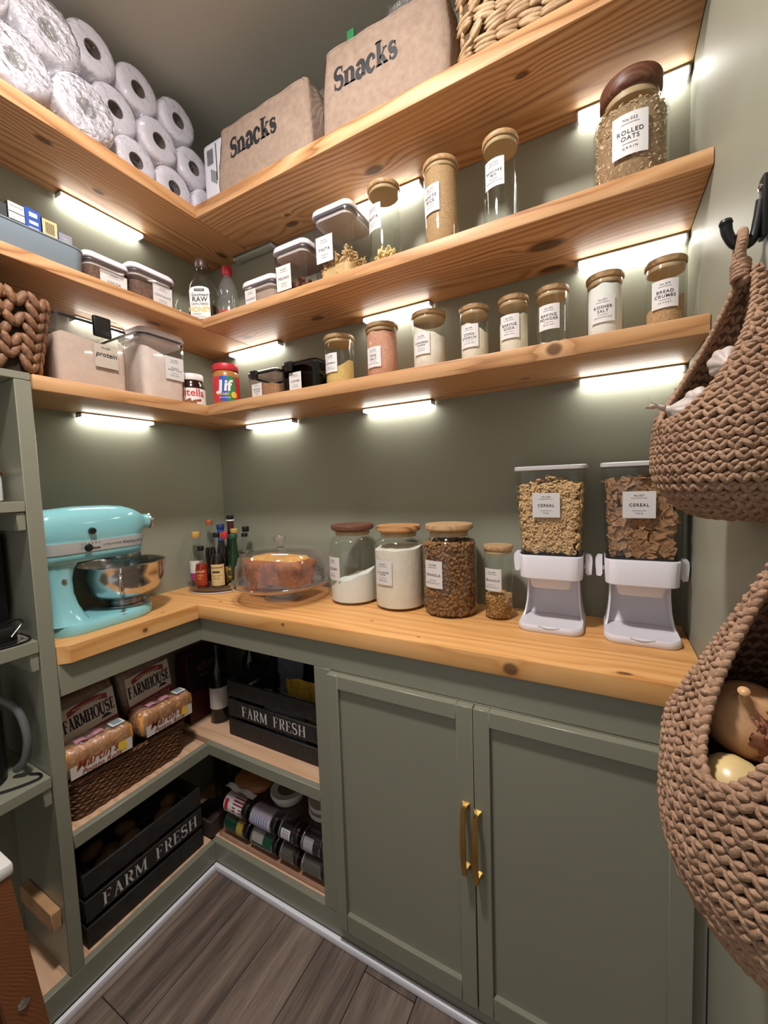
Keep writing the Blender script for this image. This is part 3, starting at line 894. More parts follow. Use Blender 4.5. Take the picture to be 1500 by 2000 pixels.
pt = clip_box('large clip-top tub of beige protein powder with a black latch', .13, -.588, z3, PL, .096, .085, .21, ACRYL, PROT, .135, None, ACRYL, 'clip-top containers', .046, .02)
cd = card(MB(), flat(-.0862), .062, .066, .03, .098).build('label', P('cloudy_label', '#b9aca0', .5), pt)
m = MB()
put(m, txt('No.063', .008), flat(-.0862), .03, .118, .001); put(m, txt('protein', .019, .01, .25), flat(-.0862), .03, .096, .001)
m.build('label_print', INK, cd, smooth=0)
clip_box('small clip-top box of brown sugar right of the red peanut butter jar', .452, -.125, z3, 0, .07, .065, .108, ACRYL, BSUG, .06, (.046, .046, -.022, .04, 'No.054', ['BROWN', 'SUGAR'], 'SWEET'), ACRYL, 'clip-top containers', .03, -.025)
clip_box('dark clip-top box of coffee left of the cornmeal jar', .612, -.125, z3, 0, .076, .065, .112, SMOKE, COFFEE, .078, (.05, .056, -.012, .046, 'No.010', ['COFFEE'], 'GROUND'), SMOKE, 'clip-top containers', .03, -.03)

# spread jars
t = thing('spread_jar', 'jar of dark hazelnut spread with a white lid', 'jar', (.150, -.235, z3), .80)
R = .045
MB().lathe([(R*.9, 0), (R, .005), (R, .072), (R*.93, .085), (R*.84, .094), (R*.84, .1)], 40).build('jar_body', P('hazelnut_spread', '#2a140d', .15), t)
MB().lathe([(R*.9, .1005), (R*.92, .103), (R*.92, .12), (R*.88, .123), (0, .123)], 40).build('lid', WHITE, t)
cd = card(MB(), cyl(R), .17, .064, 0, .038, .0006, 30).build('label', WHITE, t)
m = MB()
tv, tf = txt('nutella', .037, .012)
ks = [i for i, f in enumerate(tf)]
put(m, (tv, tf), cyl(R), 0, .042, .0012)
m.build('label_print', RED, cd, smooth=0)
m = MB()
for i in range(5): m.lathe([(.0065, -.003), (.0065, .003), (0, .004)], 10, c=(0, 0, 0))
m = MB()
for (u, v, a) in ((-.012, .024, .5), (.005, .02, -.35), (.022, .026, .2), (-.03, .02, .1)):
    m.grid(lambda p, q, u=u, v=v, a=a: cyl(R)(u+(p-.5)*.03*math.cos(a)-(q-.5)*.008*math.sin(a), v+(p-.5)*.03*math.sin(a)+(q-.5)*.008*math.cos(a), .0012), 6, 1)
m.build('label_picture', BROWN, cd)
t = thing('peanut_butter_jar', 'peanut butter jar with red lid and red, blue and green label', 'jar', (.283, -.192, z3), PI*.28-.5)
R = .045
MB().lathe([(R*.92, 0), (R, .006), (R, .108), (R*.9, .12), (R*.84, .122)], 40).build('jar_body', P('peanut_butter', '#a8713c', .25), t)
MB().lathe([(R*.94, .1225), (R*.97, .125), (R*.97, .143), (R*.93, .146), (0, .146)], 40).build('lid', RED, t)
cd = card(MB(), cyl(R), .155, .086, 0, .057, .0006, 30).build('label', RED, t)
card(MB(), cyl(R), .03, .086, .036, .057, .0009, 8).build('label_band', GRN, cd)
card(MB(), cyl(R), .026, .086, .012, .057, .0009, 8).build('label_band', BLUE, cd)
m = MB(); put(m, txt('if', .052, .03, .12), cyl(R), .0235, .05, .0016); m.build('label_print', WHITE, cd, smooth=0); m = MB(); put(m, _rib(np.concatenate([[(.0062, .0385), (.0052, .02), (.004, .008)], _arc(-.004, .0035, .008, .008, 20, -150, 9)])*np.array([1.0, 1.0]), .0098), cyl(R), -.003, .0475, .0016); m.build('label_print', WHITE, cd, smooth=0)
m = MB(); put(m, txt('CREAMY', .0115, .015), cyl(R), .008, .034, .0016); m.build('label_print', YEL, cd, smooth=0)
m = MB(); put(m, txt('PEANUT BUTTER', .005, .01), cyl(R), .014, .024, .0016); m.build('label_print', WHITE, cd, smooth=0)
m = MB(); m.grid(lambda p, q: cyl(R)(.046+.011*q*math.cos(2*PI*p), .036+.011*q*math.sin(2*PI*p), .0013), 20, 1); m.build('label_spot', YEL, cd)

# ---------------------------------------------------------------- honey and syrup
t = thing('honey_bottle', 'clear bottle with white raw honey label and brown cap, dark honey in its foot', 'bottle', (.217, -.213, z2), .55)
lv = [(.001, .046, .03, .02), (.012, .05, .034, .024), (.1, .052, .036, .026), (.13, .046, .033, .026), (.165, .026, .024, .02), (.185, .02, .02, .0195), (.192, .02, .02, .0195)]
MB().rr(lv, n=6, c1=False).build('bottle_body', GLASS, t)
MB().rr([(.003, .043, .027, .018), (.012, .047, .031, .022), (.062, .048, .032, .024), (.064, .04, .025, .02)], n=6).build('honey', P('dark_honey', '#2a120a', .15), t)
MB().lathe([(.0215, .1925), (.023, .195), (.022, .222), (.019, .226), (0, .226)], 28).build('cap', P('brown_cap', '#3d2c22', .4), t)
hp = flat(-.0372)
hp = lambda u, v, o: (u, -.0345-.002*min(1, v/.1)-.0012-o, v)
m = MB()
pts = [(-.034, .012), (.034, .012), (.034, .108)]+[(.034*math.cos(a), .108+.014*math.sin(a)) for a in np.linspace(0, PI, 9)][1:-1]+[(-.034, .108)]
m.loft([[hp(u, v, 0) for u, v in pts], [hp(u, v, .0004) for u, v in pts]])
cd = m.build('label', WHITE, t)
m = MB()
put(m, txt('Southeast', .015, 0, .35), hp, 0, .088, .001); put(m, txt('RAW', .0225, .012, 0, 1.05), hp, 0, .070, .001); put(m, txt('UNFILTERED', .0095, .004, 0, 1.1), hp, 0, .0585, .001)
put(m, txt('US GRADE A', .0055), hp, -.012, .026, .001); put(m, txt('NET WT 40 OZ', .005), hp, 0, .0165, .001); rule(m, hp, 0, .109, .034, .008, .001)
m.build('label_print', INK, cd, smooth=0)
m = MB(); put(m, txt('HONEY', .0235, .006, 0, .9), hp, -.002, .036, .001); m.build('label_print', YEL, cd, smooth=0)
m = MB(); put(m, txt('KIRKLAND', .0055, .005), hp, 0, .107, .0014); m.build('label_print', WHITE, cd, smooth=0)
t = thing('syrup_bottle', 'waisted clear syrup bottle with a red cap behind the honey', 'bottle', (.200, -.085, z2), 1.0)
SY = glass('milky_bottle', '#f2f3ee', .1, 1.0, None, .10)
MB().lathe([(.034, .002), (.04, .01), (.041, .05), (.034, .085), (.031, .11), (.036, .145), (.037, .17), (.028, .2), (.016, .222), (.015, .232)], 32, c1=False).build('bottle_body', SY, t)
MB().lathe([(.0165, .2325), (.0185, .236), (.0185, .262), (.016, .265), (0, .265)], 24).build('cap', RED, t)
cd = card(MB(), cyl(.0415), .08, .05, 0, .060, .0006, 16).build('label', WHITE, t)
m = MB(); card(m, cyl(.0415), .08, .016, 0, .080, .001, 16); m.build('label_band', RED, cd)
m = MB(); card(m, cyl(.0415), .05, .012, 0, .064, .001, 16); m.build('label_band', YEL, cd)
t = thing('vinegar_cruet', 'small clear bottle lying behind the honey', 'bottle', (.105, -.225, z2))
MB().lathe([(.026, .001), (.03, .006), (.03, .06), (.028, .085), (.016, .108), (.0, .112)], 28).build('bottle_body', GLASS, t)
MB().lathe([(.024, .003), (.0275, .007), (.0275, .035), (0, .036)], 24).build('contents', P('dark_syrup', '#150d0a', .2), t)

# ---------------------------------------------------------------- grey bin with cartons
t = thing('storage_bin', 'grey plastic bin holding small cartons on the middle left shelf', 'bin', (.152, -.785, z2), 0)
GB = P('slate_grey_plastic', '#7d8a95', .45)
m = MB()
m.rr([(.0, .096, .171, .028), (.004, .098, .173, .028), (.056, .103, .176, .03), (.058, .105, .178, .032), (.061, .105, .178, .032), (.061, .101, .174, .03), (.008, .095, .170, .026)], n=6, c0=True, c1=True)
m.build('bin_body', GB, t)
def carton(lab, x, y, rz, hx_, hy, h, body, prints, edge=None, z=None, dv=0):
    t = thing('food_carton', lab, 'box', (x, y, z2+.0105 if z is None else z), rz, 'cartons standing in the grey bin')
    MB().box(-hx_, hx_, -hy, hy, 0, h, .001, seg=1).build('carton', edge or body, t)
    f = card(MB(), flat(-hy), hx_*1.92, h*.97, 0, h/2, .0004, 1).build('front_panel', body, t)
    for mm, fnc in prints:
        pl_ = flat(-hy-.0006)
        b = MB(); fnc(b, lambda u, v, o: pl_(u*.84, v-dv, o)); b.build('panel_print', mm, f, smooth=0)
    return t
def bars(b, p):
    for i in range(14): rule(b, p, -.011+i*.0017, .128, .0008 if i % 3 else .0013, .028)
bx = [('white carton with printed nutrition panel in the grey bin', -.739, .0162, .116, WHITE, DKGREY, [(INK, lambda b, p: [put(b, txt('Nutrition Facts', .0052, .01), p, 0, .159), rule(b, p, 0, .146, .036, .0014), rule(b, p, 0, .128, .036, .002)]+[put(b, txt('Calories 0   Fat 0g   0%', .003), p, 0, .139-.006*i) for i in range(9)])]),
      ('bright blue carton in the grey bin', -.7055, .0160, .120, BLUE, BLUE, [(WHITE, lambda b, p: [card(b, p, .020, .011, 0, .148, .0004, 4), rule(b, p, 0, .129, .022, .008)]+[rule(b, p, .001*(i % 2), .117-.005*i, .024-.003*(i % 3), .0018) for i in range(4)])]),
      ('cream box with a barcode and black top edge in the grey bin', -.671, .0168, .112, CREAM, BLACKP, [(INK, bars), (INK2, lambda b, p: [put(b, txt('|||| | ||| || |||| |||', .0028), p, 0, .106-.006*i) for i in range(4)])]),
      ('small greyish box, rightmost in the grey bin', -.637, .0158, .095, P('dusty_grey_card', '#8f9099', .5), DKBLUE, [(WHITE, lambda b, p: [put(b, txt('||| ||||| || |||', .0037), p, 0, .115-.008*i) for i in range(5)])])]
for (lab, y, hw, h, body, edge, pr), dv in zip(bx, (.054, .043, .038, .035)):
    carton(lab, .187, y, PL, hw, .028, h, body, pr, edge, dv=dv)
carton('dark box at the left end of the grey bin', .187, -.785, PL, .028, .028, .105, DKGREY, [], BLACKP)
# ---------------------------------------------------------------- stand mixer (local +x points to the bowl)
mx = thing('stand_mixer', 'aqua blue stand mixer with steel bowl on the left worktop', 'mixer', (.13, -.736, ZC+.0003), PI/2)
def sup(hw, hh, n=28, e=2.6):
    a = np.linspace(0, 2*PI, n, endpoint=False)
    c, s = np.cos(a), np.sin(a)
    return np.sign(c)*np.abs(c)**(2/e)*hw, np.sign(s)*np.abs(s)**(2/e)*hh
def station(x, hw, zc, hh, e=2.6):
    y, z = sup(hw, hh, 28, e)
    return np.stack([np.full(28, x), y, zc+z], 1)
def stadium(x0, x1, hw, rf, z, n=9):
    """outline with a round front at x1 and softer back"""
    p = []
    for i in range(n+1):
        a = -PI/2+PI*i/n
        p.append((x1-rf+rf*math.cos(a), hw*math.sin(a), z))
    for i in range(n+1):
        a = PI/2+PI*i/n
        p.append((x0+hw*.7+hw*.7*math.cos(a), hw*math.sin(a), z))
    return p
m = MB()
m.loft([stadium(.0, .292, .088, .095, .0), stadium(.0, .295, .090, .097, .004), stadium(.0, .295, .090, .097, .020), stadium(.002, .289, .085, .092, .029), stadium(.006, .27, .07, .075, .032)])
prof = [(.028, -.002, .105, .072), (.045, .004, .094, .062), (.075, .006, .082, .052), (.11, .006, .074, .046), (.15, .004, .074, .044), (.18, -.002, .082, .045), (.196, -.008, .094, .047)]
rings = []
for z, xa, xb, hw in prof:
    y, x = sup(hw, (xb-xa)/2, 28, 3)
    rings.append(np.stack([(xa+xb)/2+x, y, np.full(28, z)], 1))
m.loft(rings, True, True)
m.build('base_and_column', MINT, mx, 40)
m = MB()
m.loft([station(x, hw, zc_, hh) for x, hw, zc_, hh in ((-.0185, .022, .277, .024), (-.0165, .038, .279, .04), (-.006, .05, .282, .053), (.02, .057, .285, .061), (.09, .061, .286, .066), (.17, .062, .2845, .067), (.22, .059, .284, .063), (.25, .051, .285, .053), (.272, .039, .287, .040), (.286, .028, .289, .028), (.294, .0245, .29, .0245), (.306, .0235, .29, .0235), (.309, .023, .29, .023))])
m.build('motor_head', MINT, mx, 60)
m = MB()
m.loft([stadium(-.014, .276, .050, .055, .196), stadium(-.015, .279, .0575, .06, .206), stadium(-.016, .281, .060, .062, .214), stadium(-.016, .281, .060, .062, .222)])
m.build('head_underside', MINT, mx, 40)
MB().loft([stadium(-.017, .2825, .0625, .063, .2225), stadium(-.017, .2825, .0635, .064, .238), stadium(-.017, .282, .0625, .063, .2535)]).build('trim_band', TRIM, mx, 40)
tbp = lambda u, v, o: (u, -.0638-o, v)
m = MB()
put(m, txt('KitchenAid', .013, .01), tbp, .225, .2335, .0004)
put(m, txt('ULTRA POWER', .0075, 0, 0, 1.1), tbp, .165, .2345, .0004)
for i in range(6): put(m, txt('·', .016, .03), tbp, .085+.009*i, .241, .0004)
rule(m, tbp, .115, .2315, .034, .004, .0004)
m.build('trim_print', DKGREY, mx, smooth=0)
m = MB().lathe([(.024, 0), (.0262, .003), (.0262, .009), (.02, .012), (.0, .0125)], 28)
m.xf(Matrix.Translation((.3095, 0, .29))@Matrix.Rotation(PI/2, 4, 'Y')); m.build('hub_cap', CHROME, mx)
m = MB().lathe([(.0085, 0), (.010, .004), (.008, .012), (0, .013)], 20)
m.xf(Matrix.Translation((.113, -.0605, .281))@Matrix.Rotation(PI/2, 4, 'X')); m.build('hub_knob', BLACKP, mx)
m = MB().lathe([(.004, 0), (.004, .006), (.0095, .008), (.011, .014), (.008, .02), (0, .021)], 20)
m.xf(Matrix.Translation((.096, -.0636, .235))@Matrix.Rotation(PI/2, 4, 'X')); m.build('speed_lever', BLACKP, mx)
m = MB().lathe([(.006, 0), (.0065, .003), (0, .0045)], 16)
m.xf(Matrix.Translation((.043, -.0455, .150))@Matrix.Rotation(PI/2, 4, 'X')); m.build('pivot_pin', CHROME, mx)
XB = .224
MB().lathe([(.0, .172), (.03, .173), (.042, .182), (.047, .1825)], 36, c=(XB, 0, 0), c0=True, c1=False).build('planetary', MINT, mx)
MB().lathe([(.047, .182), (.052, .184), (.053, .194), (.05, .1965), (0, .197)], 36, c=(XB, 0, 0)).build('planetary_ring', CHROME, mx)
MB().lathe([(.0065, .09), (.0085, .12), (.0085, .171)], 16, c=(XB+.012, 0, 0)).build('beater_shaft', CHROME, mx)
MB().lathe([(.066, .0325), (.068, .036), (.06, .0385), (0, .0385)], 40, c=(XB, 0, 0)).build('bowl_clamp_plate', CHROME, mx)
bp_ = [(.052, .0388), (.054, .041), (.049, .047), (.052, .0535), (.072, .066), (.092, .088), (.105, .115), (.1115, .145), (.114, .180), (.1165, .1825), (.1165, .1855), (.113, .186), (.1105, .18), (.108, .145), (.101, .115), (.088, .09), (.068, .069), (.03, .06), (0, .059)]
bw = MB().lathe([(r*1.045, .0388+(z-.0388)*.885) for r, z in bp_], 64, c=(XB, 0, 0)).build('bowl', STEEL, mx, 60)
ang = math.radians(238)
d = np.array([math.cos(ang), math.sin(ang), 0])
c0 = np.array([XB, 0, 0])
MB().tube([c0+d*r+np.array([0, 0, .0388+(z-.0388)*.885]) for r, z in ((.1155, .158), (.131, .160), (.143, .152), (.145, .135), (.140, .112), (.126, .096), (.105, .094))], [.006, .0055, .005, .005, .005, .0055, .006], 10).build('bowl_handle', STEEL, bw, 80)

# ---------------------------------------------------------------- turntable with bottles
SX, SY_ = .135, -.138
tt = thing('turntable', 'round clear turntable tray under the sauce bottles', 'tray', (SX, SY_, zc))
MB().lathe([(.118, 0), (.126, .002), (.128, .006), (.128, .026), (.1265, .026), (.126, .0085), (.0, .0085)], 56).build('tray', ACRYL, tt, 50)
MB().lathe([(.124, -.0001), (.1275, .002), (.124, .004)], 56, c0=False, c1=False).build('tray_rim', WPLAST, tt)
MB().lathe([(.123, .0088), (.123, .0098), (0, .0098)], 48).build('tray_mat', P('brown_tray_floor', '#5a4538', .3), tt)
zb = zc+.0102
def bottle(lab, x, y, R, h, gl, liq, liqf, capc, caph=.018, neck=.36, nr=.42, capr=None, fn=None, rz=0.0, extra=None):
    t = thing('condiment_bottle', lab, 'bottle', (x, y, zb), rz, 'sauce bottles on the turntable')
    hb, hn = h*(1-neck)-caph, h-caph
    pr = [(R*.9, .001), (R, .006), (R, hb*.88), (R*.94, hb), (R*.62, hb+(hn-hb)*.38), (R*nr, hb+(hn-hb)*.62), (R*nr*.95, hn)]
    MB().lathe(pr, 28, c1=False).build('bottle_body', gl, t)
    if liq:
        zt = h*liqf
        k = [(R*.86, .003), (R*.95, .007)]+[(r*.95, z) for r, z in pr[2:] if z < zt]
        rl = np.interp(zt, [z for r, z in pr], [r for r, z in pr])*.95
        MB().lathe(k+[(rl, zt), (0, zt)], 28).build('contents', liq, t)
    cr = capr or R*nr*1.2
    MB().lathe([(cr*.95, hn+.0004), (cr, hn+.003), (cr, h-.002), (cr*.92, h), (0, h)], 22).build('cap', capc, t)
    if extra: extra(t, R, hb, hn, h)
    return t
def lab_(t, R, w_, h_, v, mm, prints, a=0.0):
    cd = card(MB(), cyl(R, a), w_, h_, 0, v, .0006, 16).build('label', mm, t)
    for pm, f in prints:
        b = MB(); f(b, cyl(R, a)); b.build('label_print', pm, cd, smooth=0)
SOY, CHILI, OLIVE, AMB = P('soy_sauce', '#170c09', .15), P('chili_oil', '#8f2a16', .2), P('olive_bottle', '#16301a', .12), P('amber_oil', '#c98f3c', .2)
VIN = glass('pale_vinegar', '#f0d9d6', .03)
bottle('clear vinegar bottle with white and magenta label and gold cap', .052, -.188, .027, .212, GLASS, None, 0, GOLDC, .026, .3, .5, extra=lambda t, R, hb, hn, h: lab_(t, R, .06, .075, .062, WHITE, [(MAG, lambda b, p: card(b, p, .06, .027, 0, .037, .0008, 12)), (INK, lambda b, p: put(b, txt('rice', .014, .01), p, .015, .068, .0012))], .6))
bottle('tall clear bottle of dark liquid with red and gold cap', .046, -.118, .022, .252, GLASS, SOY, .55, P('copper_cap', '#a5552e', .3), .02, .42, .5)
bottle('bottle with navy cap and blue neck wrap', .082, -.092, .021, .232, P('dark_bottle', '#15161a', .12), None, 0, DKBLUE, .02, .4, .62, extra=lambda t, R, hb, hn, h: [MB().lathe([(R*.66, hn-.045), (R*.645, hn-.001)], 22, c0=False, c1=False).build('neck_wrap', BLUE, t), card(MB(), cyl(R*.67, .4), .014, .016, 0, hn-.022, .0012, 6).build('neck_emblem', YEL, t)])
bottle('tallest dark bottle with black and white cap in the middle of the turntable', .105, -.060, .024, .268, P('dark_brown_bottle', '#1c100c', .12), None, 0, BLACKP, .016, .42, .5, extra=lambda t, R, hb, hn, h: [MB().lathe([(R*.64, hn-.002), (R*.64, hn-.008)], 22, c0=False, c1=False).build('cap_ring', WHITE, t), MB().lathe([(R*.56, hn-.05), (R*.52, hn-.009)], 22, c0=False, c1=False).build('neck_label', P('maroon_label', '#43201a', .4), t)])
bottle('small red chili oil bottle with black cap at the front of the turntable', .122, -.222, .0225, .163, GLASS, CHILI, .58, BLACKP, .018, .34, .45, extra=lambda t, R, hb, hn, h: lab_(t, R, .056, .062, .045, P('red_amber_label', '#a33a20', .4), [(WHITE, lambda b, p: put(b, txt('Sun Luck', .0098, .02), p, 0, .065, .001)), (YEL, lambda b, p: [put(b, txt('CHILI', .0105, .005), p, 0, .05, .001), put(b, txt('OIL', .0105, .005), p, 0, .039, .001), card(b, p, .05, .012, 0, .020, .0005, 12)]), (INK, lambda b, p: [put(b, txt('NET WT 5 FL OZ', .0042, .005), p, 0, .0185, .0014)])], .5))
bottle('dark worcestershire sauce bottle with cream label at the front of the turntable', .176, -.190, .0265, .212, GLASS, SOY, .60, BLACKP, .018, .4, .42, extra=lambda t, R, hb, hn, h: lab_(t, R, .066, .082, .052, P('cream_sauce_label', '#d9be84', .5), [(INK, lambda b, p: [put(b, txt('LEA & PERRINS', .0078, .018), p, 0, .078, .001), put(b, txt('THE ORIGINAL', .004), p, 0, .068, .001), card(b, p, .028, .006, 0, .0635, .001, 8), put(b, txt('WORCESTERSHIRE', .0046), p, 0, .048, .001), put(b, txt('SAUCE', .0085, 0), p, 0, .037, .001), rule(b, p, 0, .092, .062, .0012), rule(b, p, 0, .013, .062, .0012), rule(b, p, 0, .019, .05, .004)])], .5))
bottle('clear bottle with bright red cap behind the worcestershire bottle', .145, -.128, .019, .206, GLASS, AMB, .3, RED, .026, .38, .6)
bottle('clear bottle with wide gold cap near the wall corner', .146, -.078, .021, .214, GLASS, AMB, .5, GOLDC, .018, .32, .6)
bottle('green olive oil bottle with dark green cap', .217, -.148, .0245, .202, OLIVE, None, 0, DKGRN, .018, .36, .55, extra=lambda t, R, hb, hn, h: lab_(t, R, .03, .06, .055, P('olive_label', '#4a4a30', .5), [(GOLDC, lambda b, p: [card(b, p, .022, .01, 0, .07, .001, 6), card(b, p, .022, .008, 0, .04, .001, 6)])], -.2))
bottle('oil bottle with tall black cap at the back of the turntable', .190, -.058, .021, .222, GLASS, AMB, .35, BLACKP, .022, .4, .55)
bottle('clear oil bottle with black cap and amber label beside the cake dome', .226, -.098, .0205, .2, GLASS, AMB, .5, BLACKP, .014, .4, .5)

# ---------------------------------------------------------------- cake on its domed stand
cs = thing('cake_stand', 'clear acrylic cake stand with foot beside the turntable', 'cake stand', (.487, -.179, zc))
MB().lathe([(.062, .0), (.064, .003), (.045, .012), (.036, .03), (.038, .042), (.05, .047)], 40, c1=False).build('foot', DOME, cs)
MB().lathe([(.05, .0475), (.155, .05), (.167, .056), (.1735, .062), (.1745, .065), (.172, .066), (.165, .059), (.158, .0545), (0, .0535)], 56, c0=False).build('plate', DOME, cs, 50)
dm = thing('cake_dome', 'clear dome with round knob covering the loaf cake', 'cover', (.487, -.179, zc+.0555))
MB().lathe([(.154, .0), (.156, .003), (.1555, .02), (.153, .06), (.146, .092), (.130, .112), (.09, .120), (.03, .1225)], 56, c0=False).build('dome', DOME, dm, 70)
MB().lathe([(.013, .1225), (.012, .130), (.013, .136), (.021, .146), (.023, .154), (.019, .162), (0, .165)], 28).build('knob', DOME, dm, 70)
ck = thing('loaf_cake', 'golden brown loaf cake under the clear dome', 'cake', (.480, -.179, zc+.0548))
def cakef(z, hx_, hy, r, k):
    return [(x+.003*math.sin(21*y+9*z*30)+.002*math.sin(x*60), y+.003*math.sin(33*x+k), z+.0025*math.sin(40*x+k)*(z > .05)) for x, y in rrect(hx_, hy, r, 8)]
MB().loft([cakef(0, .112, .054, .016, 0), cakef(.02, .116, .056, .018, 1), cakef(.052, .119, .058, .02, 2), cakef(.058, .123, .061, .022, 2), cakef(.070, .123, .061, .024, 3), cakef(.082, .115, .054, .025, 3)]).build('cake_crust', CAKEG, ck, 70)
MB().loft([cakef(.0805, .111, .05, .025, 3), cakef(.090, .100, .042, .025, 4), cakef(.094, .075, .026, .02, 4)]).build('cake_top', CAKET, ck, 70)

# ---------------------------------------------------------------- cereal dispensers
def dispenser(lab, x, nm, num, sub):
    t = thing('cereal_dispenser', lab, 'dispenser', (x, -.098, zc), 0, 'cereal dispensers')
    MB().rr([(0, .074, .088, .03), (.004, .0765, .0905, .032), (.014, .0765, .0905, .032), (.018, .074, .088, .03), (.016, .068, .082, .028)], n=8).build('tray', WPLAST, t)
    m = MB()
    m.tube([(-.024, -.0885, .0165), (-.012, -.0895, .0135), (0, -.09, .0125), (.012, -.0895, .0135), (.024, -.0885, .0165)], .0018, 6)
    m.build('tray_notch', LGREY, t)
    # tall rear stand: flared panel with cheeks
    rings = []
    for z, hw, yf in ((.0165, .073, .0), (.03, .070, .012), (.055, .0665, .022), (.09, .0645, .026), (.128, .064, .024)):
        rings.append([(-hw, .084, z), (-hw, yf-.012, z), (-hw+.004, yf-.012, z), (-hw+.009, yf+.025, z), (0, yf+.034, z), (hw-.009, yf+.025, z), (hw-.004, yf-.012, z), (hw, yf-.012, z), (hw, .084, z)])
    MB().loft(rings).build('stand', WPLAST, t, 50)
    MB().rr([(.104, .045, .035, .012), (.106, .047, .037, .012), (.1305, .052, .042, .012)], c=(0, -.012)).build('chute', WPLAST, t)
    MB().rr([(.1310, .0715, .062, .026), (.133, .0735, .064, .028), (.188, .0755, .066, .028), (.190, .0745, .065, .028)], c=(0, -.004), n=8).build('housing', WPLAST, t)
    for s in (-1, 1):
        m = MB()
        pr = [(.0, .018), (.0105, .018), (.0145, .012), (.0155, .0), (.013, -.032), (.004, -.034), (.0, -.028)]
        m.loft([[(s*(.0795+px*(1.0 if pz < .015 else 1.0)), y, .172+pz) for px, pz in pr] for y in (-.015, .010)])
        m.lathe([(.006, 0), (.006, .0045)], 12); 
        v = m.v[-1]
        m.v[-1] = np.stack([s*(.0752+v[:, 2]), v[:, 0]-.002, v[:, 1]+.158], 1)
        m.build('turn_knob', WPLAST, t, 30)
    MB().rr([(.1905, .0715, .0505, .02), (.30, .0775, .058, .021), (.404, .0825, .0645, .022)], c=(0, -.004), c0=False, c1=False, n=7).build('hopper', GLASS, t)
    MB().rr([(.1902, .0735, .0525, .02), (.1935, .0735, .0525, .02)], c=(0, -.004)).build('hopper_gasket', BLACKP, t)
    MB().rr([(.4045, .081, .063, .022), (.4065, .0845, .0665, .023), (.414, .0845, .0665, .023), (.416, .082, .064, .022)], c=(0, -.004), n=7).build('hopper_lid', P('grey_lid', '#b9b6b6', .35), t)
    pl = lambda u, v, o: (u, -(.0545+(v-.1905)/(.404-.1905)*.014)-.0012-o, v)
    label(t, pl, .064, .061, .318, num, [nm], sub, -.007)
    return t
d1 = dispenser('cereal dispenser filled with ring cereal, left of the pair', 1.3595, 'CEREAL', 'No.020', 'ONE')
d2 = dispenser('cereal dispenser filled with cinnamon squares, beside the right wall', 1.5555, 'CEREAL', 'No.027', 'TWO')
def hop(z): return np.interp(z, [.1905, .30, .404], [.0715, .0775, .0825]), np.interp(z, [.1905, .30, .404], [.0505, .058, .0645])
def hopper_fill(t, mat, ztop, inset):
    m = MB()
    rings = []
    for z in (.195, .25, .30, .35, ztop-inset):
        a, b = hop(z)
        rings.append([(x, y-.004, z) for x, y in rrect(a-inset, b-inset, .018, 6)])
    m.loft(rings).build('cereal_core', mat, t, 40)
def hopper_points(n, ztop, depth, m0=.0, hump=.02):
    out, nrm = [], []
    for i in range(n):
        q = rnd.random()
        if q < .55:
            z = rnd.uniform(.197, ztop); a, b = hop(z); x = rnd.uniform(-a+.016, a-.016)
            out.append((x, -.004-b+m0+rnd.uniform(.002, depth), z)); nrm.append(0)
        elif q < .8:
            s = rnd.choice((-1, 1)); z = rnd.uniform(.197, ztop); a, b = hop(z)
            out.append((s*(a-m0-rnd.uniform(.002, depth)), -.004+rnd.uniform(-b+.012, b-.012), z)); nrm.append(1)
        else:
            a, b = hop(ztop); x, y = rnd.uniform(-a+.01, a-.01), rnd.uniform(-b+.01, b-.01)
            out.append((x, -.004+y, ztop-.004+hump*math.exp(-(x/.05)**2)*rnd.random())); nrm.append(2)
    return np.array(out), nrm
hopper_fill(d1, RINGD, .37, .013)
def faced(kd, spread):
    out = []
    for k in kd:
        base = Matrix.Rotation(PI/2, 3, 'X') if k == 0 else Matrix.Rotation(PI/2, 3, 'Y') if k == 1 else Matrix.Identity(3)
        ax = Vector((rnd.gauss(0, 1), rnd.gauss(0, 1), rnd.gauss(0, 1))).normalized()
        out.append(np.array(Matrix.Rotation(rnd.gauss(0, spread), 3, ax)@base@Matrix.Rotation(rnd.uniform(0, 6.28), 3, 'Z')))
    return np.array(out)
p, kd = hopper_points(1500, .368, .0085, .005, .026)
pieces('cereal_rings', d1, RING, torus(.0042, .0021, 10, 6), p, faced(kd, .65), rng.uniform(.9, 1.15, len(p)))
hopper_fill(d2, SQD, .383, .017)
def square_proto():
    v, f = [], []
    n = 4
    for k, dz in ((0, -.0014), (1, .0014)):
        for j in range(n):
            for i in range(n):
                x, y = (i/(n-1)-.5)*.021, (j/(n-1)-.5)*.021
                v.append((x, y, dz+14*(x*x)-8*(y*y)*.6))
    q = n*n
    for k in (0, 1):
        for j in range(n-1):
            for i in range(n-1):
                a = k*q+j*n+i
                f.append((a, a+1, a+n+1, a+n) if k else (a, a+n, a+n+1, a+1))
    edge = [i for i in range(n)]+[j*n+n-1 for j in range(1, n)]+[(n-1)*n+i for i in range(n-2, -1, -1)]+[j*n for j in range(n-2, 0, -1)]
    for i in range(len(edge)):
        a, b = edge[i], edge[(i+1) % len(edge)]
        f.append((a, b, b+q, a+q))
    return np.array(v), f
p, kd = hopper_points(520, .374, .012, .0085, .012)
pieces('cinnamon_squares', d2, SQ, square_proto(), p, faced(kd, .24), rng.uniform(.8, 1.0, len(p)))
